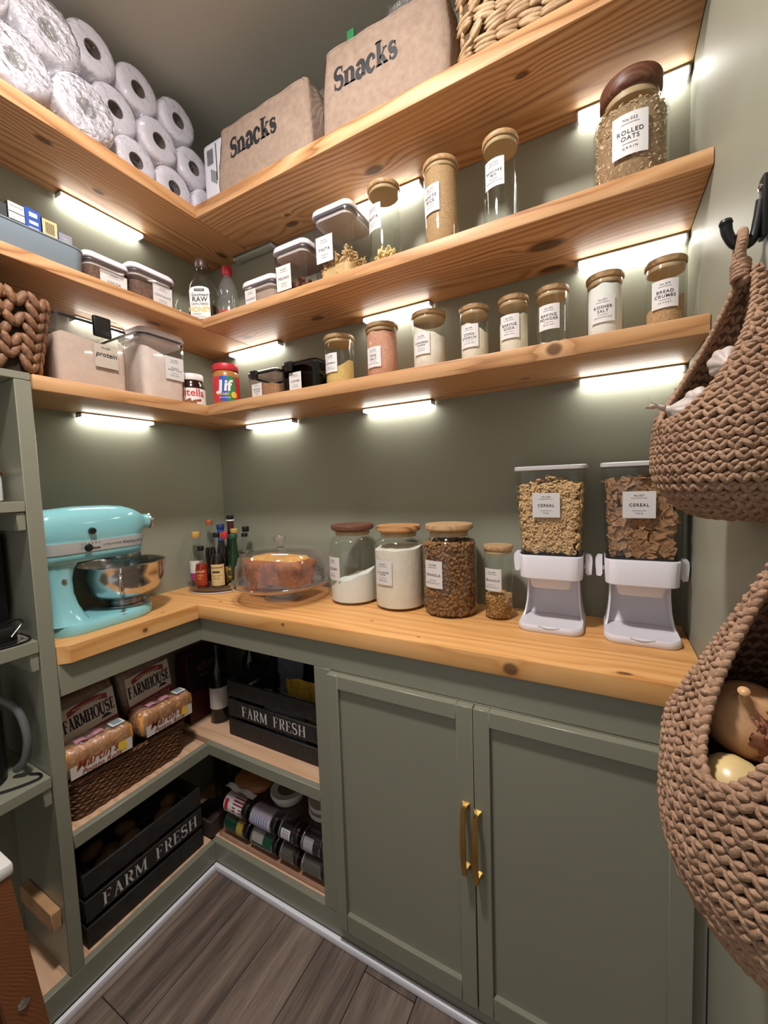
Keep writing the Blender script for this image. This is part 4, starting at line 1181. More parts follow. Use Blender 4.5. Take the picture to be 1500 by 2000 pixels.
# ---------------------------------------------------------------- top shelf: wrapped paper rolls
z1 = Z1[1]+.0003
def roll_mesh(R, L):
    m = MB()
    # axis along x, front face at x=0 going back to -L
    pr = [(.022, -.004), (.0225, -.0005), (R*.55, .0012), (R-.010, 0), (R-.004, -.003), (R, -.010), (R, -L+.008), (R-.006, -L), (.022, -L)]
    m.lathe(pr, 40, c0=False, c1=False)
    v = m.v[0]
    m.v[0] = np.stack([v[:, 2], v[:, 0], v[:, 1]], 1)
    k = MB().lathe([(.0205, -.003), (.0222, -.003), (.0222, -L+.001), (.0205, -L+.001)], 28, c0=False, c1=False)
    k.lathe([(0, -.05), (.0205, -.05)], 28, c0=False, c1=False)
    v = k.v
    k.v = [np.stack([q[:, 2], q[:, 0], q[:, 1]], 1) for q in v]
    return m, k
def roll_pack(name, lab, x, cents, R, L, wrap_amp, groups, film=None):
    t = thing(name, lab, 'paper rolls', (x, 0, 0), 0, groups)
    m, k = roll_mesh(R, L)
    o0 = m.build('paper_roll', TISSUE, t, 50)
    k0 = k.build('cardboard_core', CORE, o0, 50)
    for i, (y, z) in enumerate(cents):
        o, kk = (o0, k0) if i == 0 else (o0.copy(), k0.copy())
        if i:
            COL.objects.link(o); COL.objects.link(kk); kk.parent = o
        o.parent = t
        o.location = (-.006*(i % 2), y, z)
    # plastic film stretched over the roll ends
    C_ = np.array(cents)
    y0, y1, za, zb_ = C_[:, 0].min()-R-.003, C_[:, 0].max()+R+.003, C_[:, 1].min()-R, C_[:, 1].max()+R+.003
    ny, nz = int((y1-y0)/.007), int((zb_-za)/.007)
    V, F, idx = [], [], {}
    for j in range(nz+1):
        for i in range(ny+1):
            y, z = y0+(y1-y0)*i/ny, za+(zb_-za)*j/nz
            d = np.hypot(C_[:, 0]-y, C_[:, 1]-z)
            q = d.min()
            if q > R+.013: continue
            e = max(0, q-R*.80)
            xx = .004-1.5*e*e/.02+wrap_amp*(math.sin(y*190+z*60)*math.sin(z*170-y*90))+rnd.gauss(0, wrap_amp*.5)
            if q < .018: xx -= .004*(1-q/.018)
            idx[i, j] = len(V)
            V.append((xx, y, max(z, z1+.0008)))
    for (i, j) in idx:
        c = [(i, j), (i+1, j), (i+1, j+1), (i, j+1)]
        if all(q in idx for q in c): F.append(tuple(idx[q] for q in c))
    MB().add(V, F).build('plastic_wrap', film or FILM, t, 180)
    return t
R1 = .0750
roll_pack('paper_towel_pack', 'large shiny film-wrapped pack of paper rolls at the left end of the top shelf', .258,
          [(-.577, z1+R1+.0003), (-.728, z1+R1+.0003), (-.879, z1+R1+.0003), (-.6525, z1+R1*2.74), (-.8035, z1+R1*2.74)], R1, .25, .0022, 'wrapped paper roll packs', FILMS)
R2 = .0655
zr = [z1+R2+.0003, z1+R2*2.75, z1+R2*4.5]
roll_pack('toilet_paper_pack', 'stack of smaller film-wrapped paper rolls nearest the corner on the top shelf', .205,
          [(-.417, zr[0]), (-.285, zr[0]), (-.153, zr[0]), (-.478, zr[1]), (-.346, zr[1]), (-.214, zr[1]), (-.415, zr[2]-.001), (-.283, zr[2]-.001), (-.547, zr[2]-.001)] if False else
          [(-.417, zr[0]), (-.285, zr[0]), (-.153, zr[0]), (-.466, zr[1]+.001), (-.334, zr[1]+.001), (-.202, zr[1]+.001), (-.522, zr[2]+.002), (-.390, zr[2]+.002), (-.258, zr[2]+.002)], R2, .19, .0007, 'wrapped paper roll packs')
t = thing('paper_bale', 'white plastic bale with barcode print behind the small fabric bin', 'pack', (.270, -.117, z1))
MB().box(-.042, .082, -.075, .105, 0, .252, .02, seg=4).build('bale_body', P('glossy_white_film', '#dcdbe2', .25, bump=(40, .5, .006)), t)
bp = lambda u, v, o: (u, -.0762-o, v)
m = MB()
for i in range(12): rule(m, bp, -.012+i*.0026, .195, .0014 if i % 3 else .002, .05, .0004)
for i in range(5): rule(m, bp, .004+.006*i, .135-.004*i, .003, .04, .0004)
rule(m, bp, .032, .17, .004, .12, .0004)
m.build('bale_print', DKGREY, t, smooth=0)

# ---------------------------------------------------------------- burlap snack bins
def snack_bin(lab, x0, x1, h, tilt, seed, tx, ts):
    hw = (x1-x0)/2
    t = thing('fabric_bin', lab, 'bin', ((x0+x1)/2, -.1405, z1), 0, 'burlap snack bins')
    hd = .113
    r2 = np.random.default_rng(seed)
    ph = r2.uniform(0, 6, 6)
    def wall(a, z, inset=0.0):
        """outline point at angle parameter a (0..1 around), soft creases"""
        per = rrect(1, 1, .0, 1)
        P4 = [(-1, -1), (1, -1), (1, 1), (-1, 1)]
        k = a*4
        i = int(k) % 4
        f = k-int(k)
        x = P4[i][0]+(P4[(i+1) % 4][0]-P4[i][0])*f
        y = P4[i][1]+(P4[(i+1) % 4][1]-P4[i][1])*f
        q = z/h
        bulge = .010*math.sin(PI*q)*math.sin(PI*f)
        cr = .0025*math.sin(9*f+ph[i]+5*q)*math.sin(PI*q)+.0012*math.sin(23*f*q+ph[i])
        sx = hw-.004-inset-.012*(q > 0)*q*abs(math.sin(PI*q*.5))
        sy = hd-inset-.010*q
        nx, ny = ((0, -1), (1, 0), (0, 1), (-1, 0))[i]
        d = (bulge+cr)
        # cut the corners softly
        ed = min(f, 1-f)
        soft = .010*max(0, 1-ed/.06)**2
        lim = lambda v_, l_: max(-l_, min(l_, v_))
        return (lim(x*sx+nx*(d-soft), hw), lim(y*sy+ny*(d-soft), hd+.001), z*(1+tilt*x*.12))
    N = 200
    zs = [0, .004]+[h*i/24 for i in range(1, 25)]
    m = MB()
    rings = [[wall(j/N, z) for j in range(N)] for z in zs]
    rings += [[wall(j/N, z, .005) for j in range(N)] for z in (h, h*.9, h*.5, .01)]
    m.loft(rings).build('bin_body', BURLAP, t, 60)
    m = MB()
    m.tube([wall(j/N, h, .0015) for j in range(N)], .0035, 6, True).build('rim_hem', BURLAP, t, 60)
    def pl(u, v, o):
        f = (u+hw)/(2*hw)
        p = wall(max(.001, min(.249, f/4)), v)
        return (u, p[1]-o-.0004, p[2])
    tv = serif('Snacks', ts, .25, .07, .05, .82)
    m = MB()
    vv, ff = tv
    put(m, (vv, ff), pl, tx, h*.46)
    m.build('bin_print', INK, t, smooth=0)
    # side handle: strap with metal ring
    m = MB()
    for y in (-.03, .03): m.tube([(hw-.003, y, h*.35), (hw+.003, y, h*.5), (hw+.003, y, h*.62)], .0025, 6)
    m.tube([(hw+.003, -.03, h*.62), (hw+.003, .03, h*.62)], .0025, 6)
    m.build('handle_ring', CHROME, t)
    return t
snack_bin('small burlap bin lettered Snacks in front of the white bale', .362, .752, .195, .1, 3, -.027, .060)
snack_bin('large burlap bin lettered Snacks beside the seagrass basket', .783, 1.163, .212, -.25, 5, -.042, .058)
t = thing('snack_bag', 'clear snack bag with green top sticking out of the large burlap bin', 'bag', (.905, -.214, z1+.022))
m = MB()
def bag(hx_, hy, h, seed, n=14):
    r2 = np.random.default_rng(seed)
    b = MB()
    def fn(u, v):
        a = 2*PI*u
        w_ = math.sin(PI*min(1, v*.5+.5)) if v > .5 else 1
        th = hy*(1-v)**.4*math.sin(PI*min(.97, v+.1))**.6
        return (hx_*math.copysign(abs(math.cos(a))**.7, math.cos(a))+.004*math.sin(9*v+3*a+seed), th*math.sin(a)+.004*math.sin(14*u*6+seed+5*v), h*v+.004*math.sin(5*a+seed))
    b.grid(fn, 28, n)
    return b
bag(.045, .016, .228, 2).build('bag_body', FILM2, t, 60)
m = MB().add([(x, y, z) for x in (-.044, -.022) for y, z in ((-.003, .208), (.003, .208), (.003, .250), (-.003, .250))], [(0, 1, 2, 3), (4, 7, 6, 5), (0, 4, 5, 1), (1, 5, 6, 2), (2, 6, 7, 3), (3, 7, 4, 0)])
m.build('bag_seal', GRN, t, 0)
t = thing('snack_bag', 'clear crinkled snack bag at the right side of the large burlap bin', 'bag', (1.025, -.214, z1+.022))
bag(.045, .016, .246, 8).build('bag_body', FILM2, t, 60)

# ---------------------------------------------------------------- woven baskets made of real strands
SPH = sphere(8, 6)
def frames(P, T, Nn, sizes, ang=0.0):
    """lump matrices: long axis along T turned by ang towards B"""
    P, T, Nn = A3(P), A3(T), A3(Nn)
    T = T/np.linalg.norm(T, axis=1)[:, None]
    Nn = Nn/np.linalg.norm(Nn, axis=1)[:, None]
    B = np.cross(Nn, T)
    ang = np.broadcast_to(ang, (len(P),))[:, None]
    T2 = T*np.cos(ang)+B*np.sin(ang)
    B2 = -T*np.sin(ang)+B*np.cos(ang)
    S = np.broadcast_to(sizes, (len(P), 3))
    return np.stack([T2*S[:, :1], B2*S[:, 1:2], Nn*S[:, 2:]], 2), P
def loop_points(pts, pitch):
    """resample a closed outline at a pitch -> points, tangents, outward normals (counter-clockwise outline)"""
    P = A3(pts)
    Q = np.concatenate([P, P[:1]])
    d = np.concatenate([[0], np.cumsum(np.linalg.norm(np.diff(Q, axis=0), axis=1))])
    n = max(6, int(round(d[-1]/pitch)))
    s = np.arange(n)*d[-1]/n
    out = np.stack([np.interp(s, d, Q[:, i]) for i in range(3)], 1)
    T = np.roll(out, -1, 0)-np.roll(out, 1, 0)
    T /= np.linalg.norm(T, axis=1)[:, None]+1e-9
    return out, T, np.stack([T[:, 1], -T[:, 0], np.zeros(n)], 1)
# seagrass basket (top right)
t = thing('seagrass_basket', 'large woven seagrass basket at the right end of the top shelf', 'basket', (1.335, -.138, z1+.001))
m = MB()
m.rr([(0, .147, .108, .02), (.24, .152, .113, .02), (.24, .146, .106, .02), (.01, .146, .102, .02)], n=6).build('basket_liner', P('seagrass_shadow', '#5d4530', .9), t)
m = MB(); Ms, Ps = [], []
rows = 8
for r in range(rows):
    z = .02+r*.031
    o_ = [(x, y, z) for x, y in rrect(.150+.005*r/rows, .109+.005*r/rows, .022, 6)]
    p, T, Nn = loop_points(o_, .048)
    if r % 2: p = (p+np.roll(p, -1, 0))/2
    p = p+Nn*.002
    for k in (-1, 0, 1):
        M_, P_ = frames(p+np.array([0, 0, k*.009+rnd.gauss(0, .001)])+Nn*rng.uniform(-.001, .003, (len(p), 1)), T, Nn, (.029, .0068, .0075), rng.normal(.14*(1 if r % 2 else -1), .10, len(p)))
        Ms.append(M_); Ps.append(P_)
m.many(SPH[0], SPH[1], np.concatenate(Ms), np.concatenate(Ps)).build('woven_strands', SEAGRASS, t, 180, kind='stuff')
# water hyacinth basket (left)
t = thing('hyacinth_basket', 'brown braided water hyacinth basket on top of the shelf tower', 'basket', (.152, -.862, 1.6535))
m = MB()
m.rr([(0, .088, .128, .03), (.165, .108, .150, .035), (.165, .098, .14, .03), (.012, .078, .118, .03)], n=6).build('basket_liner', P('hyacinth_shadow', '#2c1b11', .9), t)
Ms, Ps = [], []
for r in range(7):
    z = .022+r*.0245
    q = z/.165
    o_ = [(x, y, z) for x, y in rrect(.090+.02*q, .130+.022*q, .034, 7)]
    p, T, Nn = loop_points(o_, .0215)
    if len(p) % 2: p, T, Nn = p[:-1], T[:-1], Nn[:-1]
    sg = np.where(np.arange(len(p)) % 2 == 0, 1, -1)
    up = np.tile([[0, 0, 1.]], (len(p), 1))
    M_, P_ = frames(p+Nn*(.003+.003*(sg[:, None] > 0)), up, Nn, (.0235, .0108, .0085), .5*sg+rng.normal(0, .07, len(p)))
    Ms.append(M_); Ps.append(P_)
o_ = [(x, y, .168) for x, y in rrect(.110, .152, .036, 7)]
p, T, Nn = loop_points(o_, .017)
M_, P_ = frames(p, T, Nn, (.015, .0085, .0085), .5)
Ms.append(M_); Ps.append(P_)
MB().many(SPH[0], SPH[1], np.concatenate(Ms), np.concatenate(Ps)).build('woven_strands', HYACINTH, t, 180, kind='stuff')
# ---------------------------------------------------------------- bread basket on the middle corner shelf
zm, zbs = ZM+.0004, ZB+.0004
t = thing('bread_basket', 'long dark wicker basket of bread on the middle corner shelf', 'basket', (.14, -.574, zm))
HX, HY, HB = .086, .176, .112
m = MB(); nrow = 17
for r in range(nrow):
    z = .006+r*HB/nrow
    q = r/nrow
    o_ = [(x, y, z) for x, y in rrect(HX-.012+.012*q, HY-.012+.012*q, .03, 8)]
    p, T, Nn = loop_points(o_, .0085)
    ph = PI*(r % 2)
    k = np.arange(len(p))
    p = p+Nn*(.0022*np.cos(k*PI/2+ph))[:, None]
    p[:, 2] += .0012*np.sin(k*.9+r)
    m.tube(p, .0034, 5, True)
m.build('wicker_weave', WICKER, t, 180, kind='stuff')
m = MB()
for x, y in rrect(HX-.006, HY-.006, .03, 8): pass
p, T, Nn = loop_points([(x, y, 0) for x, y in rrect(HX-.008, HY-.008, .03, 8)], .034)
for q in p: m.tube([(q[0]*.93, q[1]*.96, .006), (q[0], q[1], HB)], .0028, 5)
m.build('wicker_stakes', WICKER, t, 180, kind='stuff')
m = MB()
for k in range(3):
    p, T, Nn = loop_points([(x, y, HB+.002) for x, y in rrect(HX, HY, .03, 8)], .006)
    a = np.arange(len(p))*.55+k*2.09
    m.tube(p+Nn*(.0038*np.cos(a))[:, None]+np.stack([a*0, a*0, .0038*np.sin(a)], 1), .0036, 5, True)
m.build('braided_rim', WICKER, t, 180)
MB().rr([(0, HX-.014, HY-.014, .03), (.003, HX-.014, HY-.014, .03)]).build('basket_floor', WICKER, t)

def loaf(lab, x, y, z, L, hx_, h, tilt):
    """wrapped sourdough loaf, label panel facing the room (+x)"""
    t = thing('sourdough_loaf', lab, 'bread', (x, y, z), 0, 'wrapped sourdough loaves', rot=(0, tilt, PI/2))
    prof = lambda s, k=1.0: [(s, -hx_*k, .002), (s, hx_*k, .002), (s, hx_*k*1.02, h*.35), (s, hx_*k*1.05, h*.62), (s, hx_*k*.98, h*.78), (s, hx_*k*.75, h*.92), (s, hx_*k*.35, h*.985), (s, -hx_*k*.35, h*.985), (s, -hx_*k*.75, h*.92), (s, -hx_*k*.98, h*.78), (s, -hx_*k*1.05, h*.62), (s, -hx_*k*1.02, h*.35)]
    ss = np.linspace(-L/2+.004, L/2-.004, 21)
    MB().loft([prof(s, .95-.02*(i % 2)-(.06 if i in (0, 20) else 0)) for i, s in enumerate(ss)]).build('bread', LOAF, t, 70)
    m = MB()
    rg = []
    for i, s in enumerate(np.linspace(-L/2-.005, L/2+.007, 30)):
        k = 1.06+.05*rnd.random() if i < 25 else 1.06-.17*(i-24)
        rg.append([(a, b*(1+.03*rnd.uniform(-1, 1)), .004+c*(1.03+.02*rnd.random())) for a, b, c in prof(s, k)])
    m.loft(rg).build('bag_film', FILM2, t, 180)
    pl = lambda u, v, o: (u, -hx_*1.08-.0045-o, v)
    cd = MB().box(-L*.45, L*.45, -hx_*1.08-.0045, -hx_*1.08-.0035, h*.06, h*.86).build('label', P('bag_print_cream', '#cbbcae', .4), t)
    m = MB(); card(m, pl, L*.9, h*.19, 0, h*.155, .0005); 
    m.grid(lambda a, b: pl((a-.5)*L*.66, h*(.70+.11*b)+.012*math.sin(PI*a)-.004, .0005), 10, 1)
    m.build('label_band', P('bag_print_berry', '#8c3040', .4), cd)
    m = MB(); put(m, serif('FARMHOUSE', h*.245, .26, .08, .08, .44*L/.15), pl, 0, h*.41, .001)
    m.grid(lambda a, b: pl(L*(.16+.2*a), h*(.315+.07*b*math.sin(PI*a)), .0008), 8, 2)
    m.build('label_print', INK, cd, smooth=0)
    m = MB(); put(m, txt('SOURDOUGH', h*.115, .006, 0, 1.15), pl, 0, h*.115, .0011); put(m, txt('PEPPERIDGE FARM', h*.062, .004), pl, 0, h*.745, .0011); m.build('label_print', CREAM, cd, smooth=0)
loaf('wrapped farmhouse sourdough loaf at the left end of the bread basket', .110, -.643, .630, .160, .036, .152, -.10)
loaf('wrapped farmhouse sourdough loaf at the corner end of the bread basket', .110, -.464, .642, .160, .036, .154, -.10)

def roll_bag(lab, x, y, z, L, tilt):
    t = thing('potato_roll_bag', lab, 'bread', (x, y, z), 0, 'bags of long rolls in the bread basket', rot=(0, 0, PI/2+tilt))
    hx_, h = .037, .079
    nb = 3
    w_ = L/nb
    m = MB()
    for i in range(nb):
        for j in (0, 1):
            c = np.array([-L/2+w_*(i+.5), (j-.5)*.034, h*.52])
            v = SPH[0]*np.array([w_*.64, .024, h*.5])
            v = np.sign(v)*np.abs(v/np.array([w_*.64, .024, h*.5]))**.55*np.array([w_*.64, .024, h*.5])
            m.add(v+c, SPH[1])
    m.build('buns', BUN, t, 180)
    rg = []
    for i, s in enumerate(np.linspace(-L/2-.012, L/2+.012, 26)):
        e = min(1, .45+min(i, 25-i)*.22)
        rg.append([(s, y_*e*(1+.04*rnd.uniform(-1, 1)), h*.52+z_*e*(1+.04*rnd.uniform(-1, 1))) for y_, z_ in rrect(hx_*1.12, h*.56, .024, 4)])
    MB().loft(rg).build('bag_film', FILM2, t, 180)
    pl = lambda u, v, o: (u, -hx_*1.17-.001-o, v)
    cd = MB().grid(lambda a, b: pl((a-.5)*L*.92, .006+b*h*.44, 0), 10, 1).build('label', P('bag_print_white', '#cfc4bd', .4), t)
    m = MB(); put(m, txt("Martin's", h*.42, .012, .3), pl, -L*.08, h*.34, .0012); put(m, txt('Potato Rolls', h*.26, .008, .3), pl, -L*.02, h*.10, .0012); m.build('label_print', P('bag_print_brown', '#8a3a20', .4), cd, smooth=0)
    m = MB(); card(m, pl, L*.13, h*.34, L*.30, h*.36, .001); m.build('label_patch', YEL, cd)
    m = MB(); m.box(L*.22, L*.42, -.028, .006, h*1.10, h*1.10+.0012); m.build('bag_tag', WHITE, t)
    m = MB(); m.box(L*.25, L*.39, -.022, .0, h*1.10+.0013, h*1.10+.0018); m.build('tag_print', P('tag_blue', '#7f98a0', .5), t)
    m = MB(); m.grid(lambda a, b: (-L*.3+L*.42*a, -.018+.024*b, h*1.085+.002*math.sin(9*a)), 8, 2); m.build('bag_print', P('bag_print_pink', '#c88a9a', .4), t)
roll_bag('bag of long potato rolls at the left end of the bread basket, tag on top', .195, -.664, .5895, .172, -.02)
roll_bag('bag of long potato rolls at the corner end of the bread basket, tag on top', .195, -.463, .5905, .170, .0)
t = thing('sandwich_bread_bag', 'brown sandwich bread bag behind the left sourdough loaf', 'bread', (.034, -.668, .585), PI/2)
rg = []
for i, s in enumerate(np.linspace(-.072, .072, 14)):
    e = min(1, .6+min(i, 13-i)*.2)
    rg.append([(s, y_*e*(1+.05*rnd.uniform(-1, 1)), .09+z_*e*(1+.03*rnd.uniform(-1, 1))) for y_, z_ in rrect(.018, .089, .014, 3)])
MB().loft(rg).build('bag_body', P('brown_bread_bag', '#4b3124', .35, var=(30, .3)), t, 180)
pl = lambda u, v, o: (u, -.0205-o, v)
m = MB(); put(m, txt('sandwich', .022, .006, .2), pl, .0, .130, .001); m.build('bag_print', P('bag_print_tan', '#b98a68', .5), t, smooth=0)
t = thing('chip_bag', 'crumpled yellow snack bag behind the bread under the apron', 'bag', (.05, -.46, zm+.10), PI/2)
bag(.085, .015, .262, 4).build('bag_body', P('dull_yellow_film', '#9a8436', .3, var=(25, .3)), t, 60)
t['label'] = 'crumpled yellow snack bag standing behind the bread basket loaves'
t.location = (.026, -.47, zm+.008)
# dark biscuit box, wine bottles
t = thing('biscuit_box', 'dark red biscuit box in the corner of the middle shelf', 'box', (.062, -.205, zm), 0)
MB().box(-.03, .035, -.09, .09, 0, .268, .0015, seg=1).build('carton', P('dark_red_card', '#4a1216', .5), t)
MB().box(.0352, .0358, -.0885, .0885, .115, .266).build('front_panel', P('near_black_card', '#171013', .5), t)
pl = lambda u, v, o: (.0361+o, u, v)
m = MB(); put(m, txt('che', .052, .006), pl, -.012, .195, .0004); rule(m, pl, -.012, .172, .05, .006, .0004); m.build('box_print', P('dull_orange_ink', '#7a4a25', .5), t, smooth=0)
def wine(lab, x, y, h, capm, lb):
    t = thing('wine_bottle', lab, 'bottle', (x, y, zm), 0, 'wine bottles in the corner')
    R = .036
    MB().lathe([(R*.9, .001), (R, .006), (R, h*.60), (R*.92, h*.67), (R*.5, h*.76), (R*.40, h*.8), (R*.38, h*.985), (R*.42, h*.987), (R*.42, h)], 30).build('bottle_body', P('dark_green_glass_%d' % lb, '#0e1510', .08), t)
    MB().lathe([(R*.44, h*.83), (R*.45, h*.9), (R*.46, h+.001), (0, h+.0015)], 24, c0=False).build('capsule', capm, t)
    card(MB(), cyl(R, .9), .085, .082, 0, h*.33, .0008, 16).build('label', P('wine_label_%d' % lb, '#bdb4ae', .6), t)
wine('dark wine bottle with plain white label beside the corner crate', .166, -.215, .30, BLACKP, 1)
wine('dark wine bottle with yellow capsule behind the labelled one', .205, -.085, .30, YEL, 2)

# ---------------------------------------------------------------- black crates
WORN = P('worn_white_ink', '#cfcac4', .7)
def crate(lab, x, y, z, rz, hx_, hy, h, ts, tu):
    t = thing('wooden_crate', lab, 'crate', (x, y, z), rz, 'black stained crates')
    th = .010
    sh = h*.285
    gap = (h-3*sh)/2
    g2 = random.Random(int(x*1000))
    for k in range(3):
        z0 = k*(sh+gap)+.0005
        for s in (-1, 1):
            y0, y1 = sorted((s*hy, s*(hy-th)))
            o = MB().box(-hx_, hx_, y0, y1, z0, z0+sh-.0008*g2.random(), .0015, seg=1).build('slat', BLACKW, t)
            if s < 0 and k == 1:
                for wd_, du in (('FARM', -.5), ('FRESH', .5)):
                    m = MB(); put(m, serif(wd_, ts, .16, .045, .09, .92), flat(-hy), tu+du*ts*(4.35 if du < 0 else 3.95), z0+sh*.5-ts*.5, .0006)
                    m.build('crate_print', WORN, o, smooth=0)
            x0, x1 = sorted((s*hx_, s*(hx_-th)))
            MB().box(x0, x1, -hy+th+.0005, hy-th-.0005, z0, z0+sh, .0015, seg=1).build('end_slat', BLACKW, t)
    for sx in (-1, 1):
        for sy in (-1, 1):
            x0, x1 = sorted((sx*(hx_-th-.0005), sx*(hx_-th-.018)))
            y0, y1 = sorted((sy*(hy-th-.0005), sy*(hy-th-.018)))
            MB().box(x0, x1, y0, y1, .012, h-.004, .001, seg=1).build('corner_post', BLACKW, t)
    for k in range(4):
        w_ = (2*hy-2*th-.002)/4
        MB().box(-hx_+th+.001, hx_-th-.001, -hy+th+.001+k*w_+.002, -hy+th+.001+(k+1)*w_-.002, .001, .010).build('floor_slat', BLACKW, t)
    return t
crate('black Farm Fresh crate of packets on the middle shelf beside the cabinet stile', .503, -.150, zm, 0, .226, .118, .205, .038, -.012)
crate('black Farm Fresh crate of potatoes on the bottom shelf at left', .118, -.552, zbs, PI/2, .184, .111, .213, .040, .010)
# packets in the upper crate
def packet(lab, x, y, z, hx_, h, mm, seed, rz=0, rx=0, cat='packet'):
    t = thing('food_packet', lab, cat, (x, y, z), 0, 'packets in the upper crate', rot=(rx, 0, rz))
    bag(hx_, .018, h, seed, 8).build('packet_body', mm, t, 70)
    return t
packet('yellow and gold packet lying on top of the upper crate', .56, -.17, zm+.014, .075, .20, P('gold_film', '#b08a35', .25, var=(30, .4)), 11, .15, 0)
packet('grey foil packet standing at the back of the upper crate', .42, -.085, zm+.016, .06, .225, P('grey_foil', '#6a6b72', .3, var=(20, .3)), 12)
packet('white and blue packet pressed against the front slats of the upper crate', .50, -.215, zm+.014, .09, .16, P('pale_blue_film', '#9aa3b8', .35, var=(18, .4)), 13, 0, 0)
packet('black packet at the right of the upper crate', .655, -.09, zm+.014, .05, .23, P('black_film', '#1b1b1d', .3), 14, 0, 0)
# potatoes
pv, pf = sphere(14, 10)
pos = []
for k in range(16):
    for _ in range(400):
        q = (rnd.uniform(.052, .185), rnd.uniform(-.69, -.41), rnd.choice((.036, .036, .088, .138))+zbs+.010)
        if all((q[0]-p[0])**2/.0028+(q[1]-p[1])**2/.0052+(q[2]-p[2])**2/.0026 > 1.05 for p in pos): pos.append(q); break
pos.sort(key=lambda p: -p[2])
where = ['topmost', 'heaped high', 'in the upper layer', 'low in the heap']
P_SRC = None
for i, q in enumerate(pos):
    sx, sy, sz = rnd.uniform(.022, .025), rnd.uniform(.030, .035), rnd.uniform(.021, .0245)
    if P_SRC is None:
        v = pv*(1+.05*np.sin(3*pv[:, :1]+2*pv[:, 1:2])+.04*np.sin(5*pv[:, 2:3]+1))
        P_SRC = MB().add(v, pf).build('potato', POTATO, None, 180)
        o = P_SRC
    else:
        o = P_SRC.copy(); COL.objects.link(o)
    o.location, o.scale, o.rotation_euler = q, (sx, sy, sz), (rnd.uniform(-.3, .3), rnd.uniform(-.3, .3), rnd.uniform(-.4, .4))
    tag(o, 'brown potato in the dark lower Farm Fresh crate', 'potato', 'potatoes in the lower crate')

# ---------------------------------------------------------------- cans and tubs on the bottom shelf
t = thing('can_rack', 'clear plastic two-tier can rack on the bottom shelf', 'rack', (.49, -.185, zbs))
MB().box(-.245, .243, -.13, .13, 0, .004, .001, seg=1).build('rack_floor', ACRYL, t)
MB().box(-.245, .243, -.13, .13, .0755, .078, .001, seg=1).build('rack_tier', ACRYL, t)
MB().box(-.245, .243, -.13, .13, .150, .153, .001, seg=1).build('rack_top', ACRYL, t)
for x in (-.245, .240):
    MB().box(x, x+.003, -.128, .128, .0045, .0753).build('rack_wall', ACRYL, t); MB().box(x, x+.003, -.128, .128, .0785, .1498).build('rack_wall', ACRYL, t)
    for k in range(3): pass
MB().box(-.245, .243, -.1335, -.1305, 0, .014, .001, seg=1).build('rack_lip', ACRYL, t)
def can(lab, x0, L, tier, R, wrap, capm, deco, y=-.275):
    z = zbs+(.0048 if tier == 0 else .0786)+R
    t = thing('food_can', lab, 'can', (x0, y, z), 0, 'cans lying in the clear rack')
    def lx(prof, **k):
        m = MB().lathe(prof, 32, **k)
        m.v = [np.stack([v[:, 2], v[:, 0], v[:, 1]], 1) for v in m.v]
        return m
    lx([(R*.96, 0), (R, .002), (R, .006), (R*.985, .007), (R*.985, L-.022), (R, L-.021), (R, L-.017)], c1=False).build('can_body', CHROME, t)
    lx([(R*.99, .0075), (R*.99, L-.023)], c0=False, c1=False).build('can_label', wrap, t)
    lx([(R*1.0, L-.0165), (R*1.005, L-.014), (R*1.0, L-.003), (R*.93, L), (R*.88, L-.003), (0, L-.003)]).build('can_lid', capm, t)
    # decoration strips bent round the can: (axis from, to, angle from, to, material)
    for a0, a1, b0, b1, mm in deco:
        MB().grid(lambda p, q: (L*(a0+(a1-a0)*p), -R*.996*math.cos(b0+(b1-b0)*q), R*.996*math.sin(b0+(b1-b0)*q)), 2, 10).build('label_print', mm, t)
    return t
R = .0345
can('red and white can, upper row nearest the corner', .262, .118, 1, R, WHITE, BLACKP, [(.42, .80, -1.6, 1.6, P('can_red', '#8f1c24', .35)), (.10, .24, -.2, .9, RED), (.55, .68, -.3, .6, WHITE)])
can('white and lilac barcode can, upper row centre', .395, .120, 1, R, P('can_white', '#b9b8c6', .35), BLACKP, [(.12+.09*i, .15+.09*i, -1.0, .7, P('can_lilac', '#6f74a0', .4)) for i in range(7)])
can('short black can with a barcode label, upper row', .530, .082, 1, R, P('can_black', '#23262a', .35), BLACKP, [(.16, .62, -.2, .7, WHITE)]+[(.22+.05*i, .245+.05*i, -.1, .6, INK) for i in range(7)])
can('short black can with silver label, upper row beside the stile', .625, .095, 1, R, P('can_black_b', '#26292c', .35), BLACKP, [(.12, .52, -.6, .9, LGREY)])
can('dark green can with yellow picture, lower row nearest the corner', .262, .118, 0, R, P('can_green', '#14452f', .35), BLACKP, [(.55, .80, -.9, 1.1, P('can_yellow', '#b89a44', .4)), (.18, .48, -.7, -.6, WHITE), (.14, .26, -1.1, -.75, CREAM)])
can('green can with white lettered band, lower row centre', .395, .120, 0, R, P('can_green_b', '#1d5238', .35), BLACKP, [(.08, .50, .05, 1.2, P('can_band', '#a9a49e', .4)), (.14, .80, -.42, -.30, WHITE), (.14, .18, -.9, -.45, WHITE), (.28, .32, -.9, -.45, WHITE), (.62, .66, -.9, -.45, WHITE)])
can('short bare silver tin, lower row', .530, .078, 0, R, ALU, P('tin_rim_brown', '#2c1c16', .3), [])
can('short bare silver tin, lower row beside the stile', .622, .098, 0, R, ALU, BLACKP, [])
